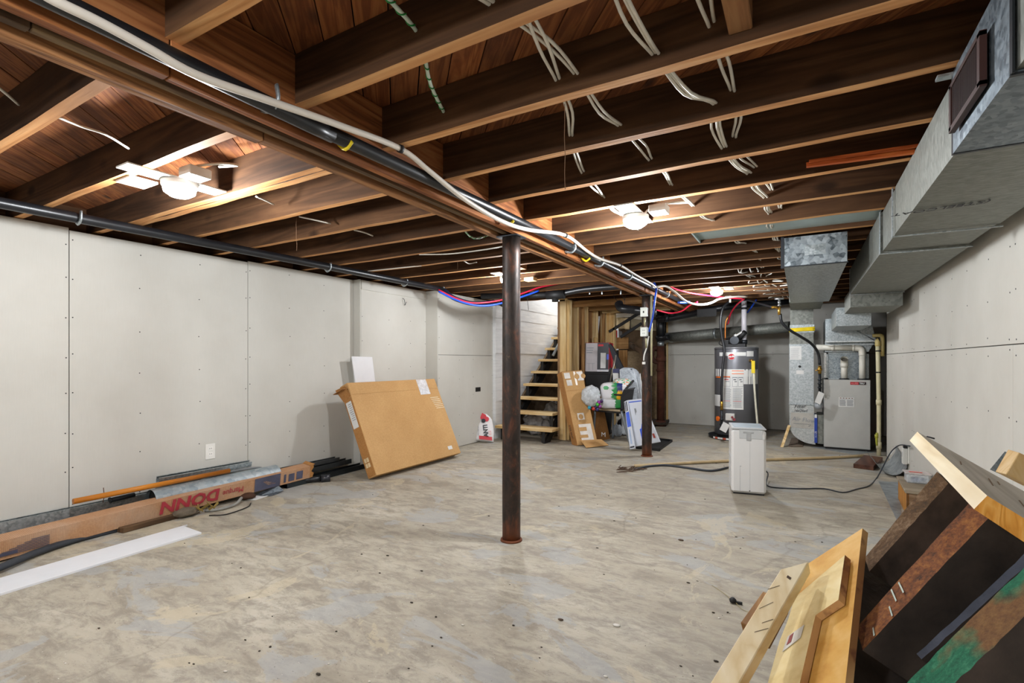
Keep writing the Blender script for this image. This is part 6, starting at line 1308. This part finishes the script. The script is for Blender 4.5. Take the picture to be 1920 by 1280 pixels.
o = plane_piece('plywood_offcut', 'notched pale plywood offcut with a small label lying on the larger sheet', 'plywood', [onp(u, v, .021) for u, v in sm], pn, .018, wood('birch_ply', 'd2b87e', 'e6d29c', 'eedfb2', 0, .6, .35, .2, vrand=.03), PLE.m)
W[o.name] = o.matrix_world.copy(); W[o.name] = Matrix.Translation(o.location)
lab_ = [onp(u, v, .0225) for u, v in ((1467, 1222), (1477, 1193), (1508, 1171), (1501, 1195))]
M().prism(lab_, pn * .0006).done('label', flat('d4d0c8', .6, name='label_offwhite'), o)
c0, c1 = onp(1478, 1205, .0235), onp(1484, 1197, .0235); cdir = (onp(1488, 1186, .0235) - onp(1474, 1214, .0235)); 
M().prism([onp(1475, 1209, .0235), onp(1481, 1192, .0235), onp(1488, 1186, .0235), onp(1483, 1203, .0235)], pn * .0006).done('label_mark', flat('8c3c38', .6, name='mark_red'), o)
# long stud in front
q0, q1 = pd(1516, 1052, 1.30), pd(1384, 1283, 1.08)      # right top edge of the broad face
l0, l1 = pd(1461, 1074, 1.36), pd(1329, 1283, 1.10)
r0, r1_ = pd(1526, 1063, 1.675), pd(1413, 1283, 1.47)
d_ = (q1 - q0); wv_ = (l1 - q1); wv_ = wv_ - d_.normalized() * wv_.dot(d_.normalized()); nn_ = d_.cross(wv_).normalized(); nn_ = nn_ if nn_.z > 0 else -nn_
bm = M(); top = [q0, q0 + wv_ * .95 + d_.normalized() * .055, q1 + wv_ + d_ * .6, q1 + d_ * .6]
bm.prism(top, -nn_ * .04); o = bm.done('long_stud', [white_pine(1)], bev=.002); tag(o, 'long pale stud with dark cracks leaning at the front right', 'lumber')
W[o.name] = Matrix.Translation(o.location); bm = M()
def onq(u, v, off):
    o_ = Vector((0, 0, CAMH)); d = pd(u, v, 1) - o_; P0 = q0 + nn_ * off; return o_ + d * ((P0 - o_).dot(nn_) / d.dot(nn_))
for a, b in (((1415, 1184), (1441, 1177)), ((1429, 1167), (1450, 1160)), ((1424, 1140), (1450, 1128)), ((1440, 1104), (1462, 1097))):
    p, q = onq(*a, .0003), onq(*b, .0003); bm.ob(p, q - p, (q1 - q0).normalized() * .002, nn_ * .0004)
bm.ob(onq(1477, 1078, .0003), onq(1484, 1083, .0003) - onq(1477, 1078, .0003), (q1 - q0).normalized() * .008, nn_ * .0004); bm.done('crack', flat('4a3524', .8, name='crack_brown'), o)
a, b = pd(1388, 1166, 1.50), pd(1430, 1108, 1.75)
tag(M().ob(a, b - a, (.07, -.03, .0), (.01, .02, -.055)).done('lumber_block', pine_old(1), bev=.003), 'brown lumber end poking out under the long pale stud', 'lumber')
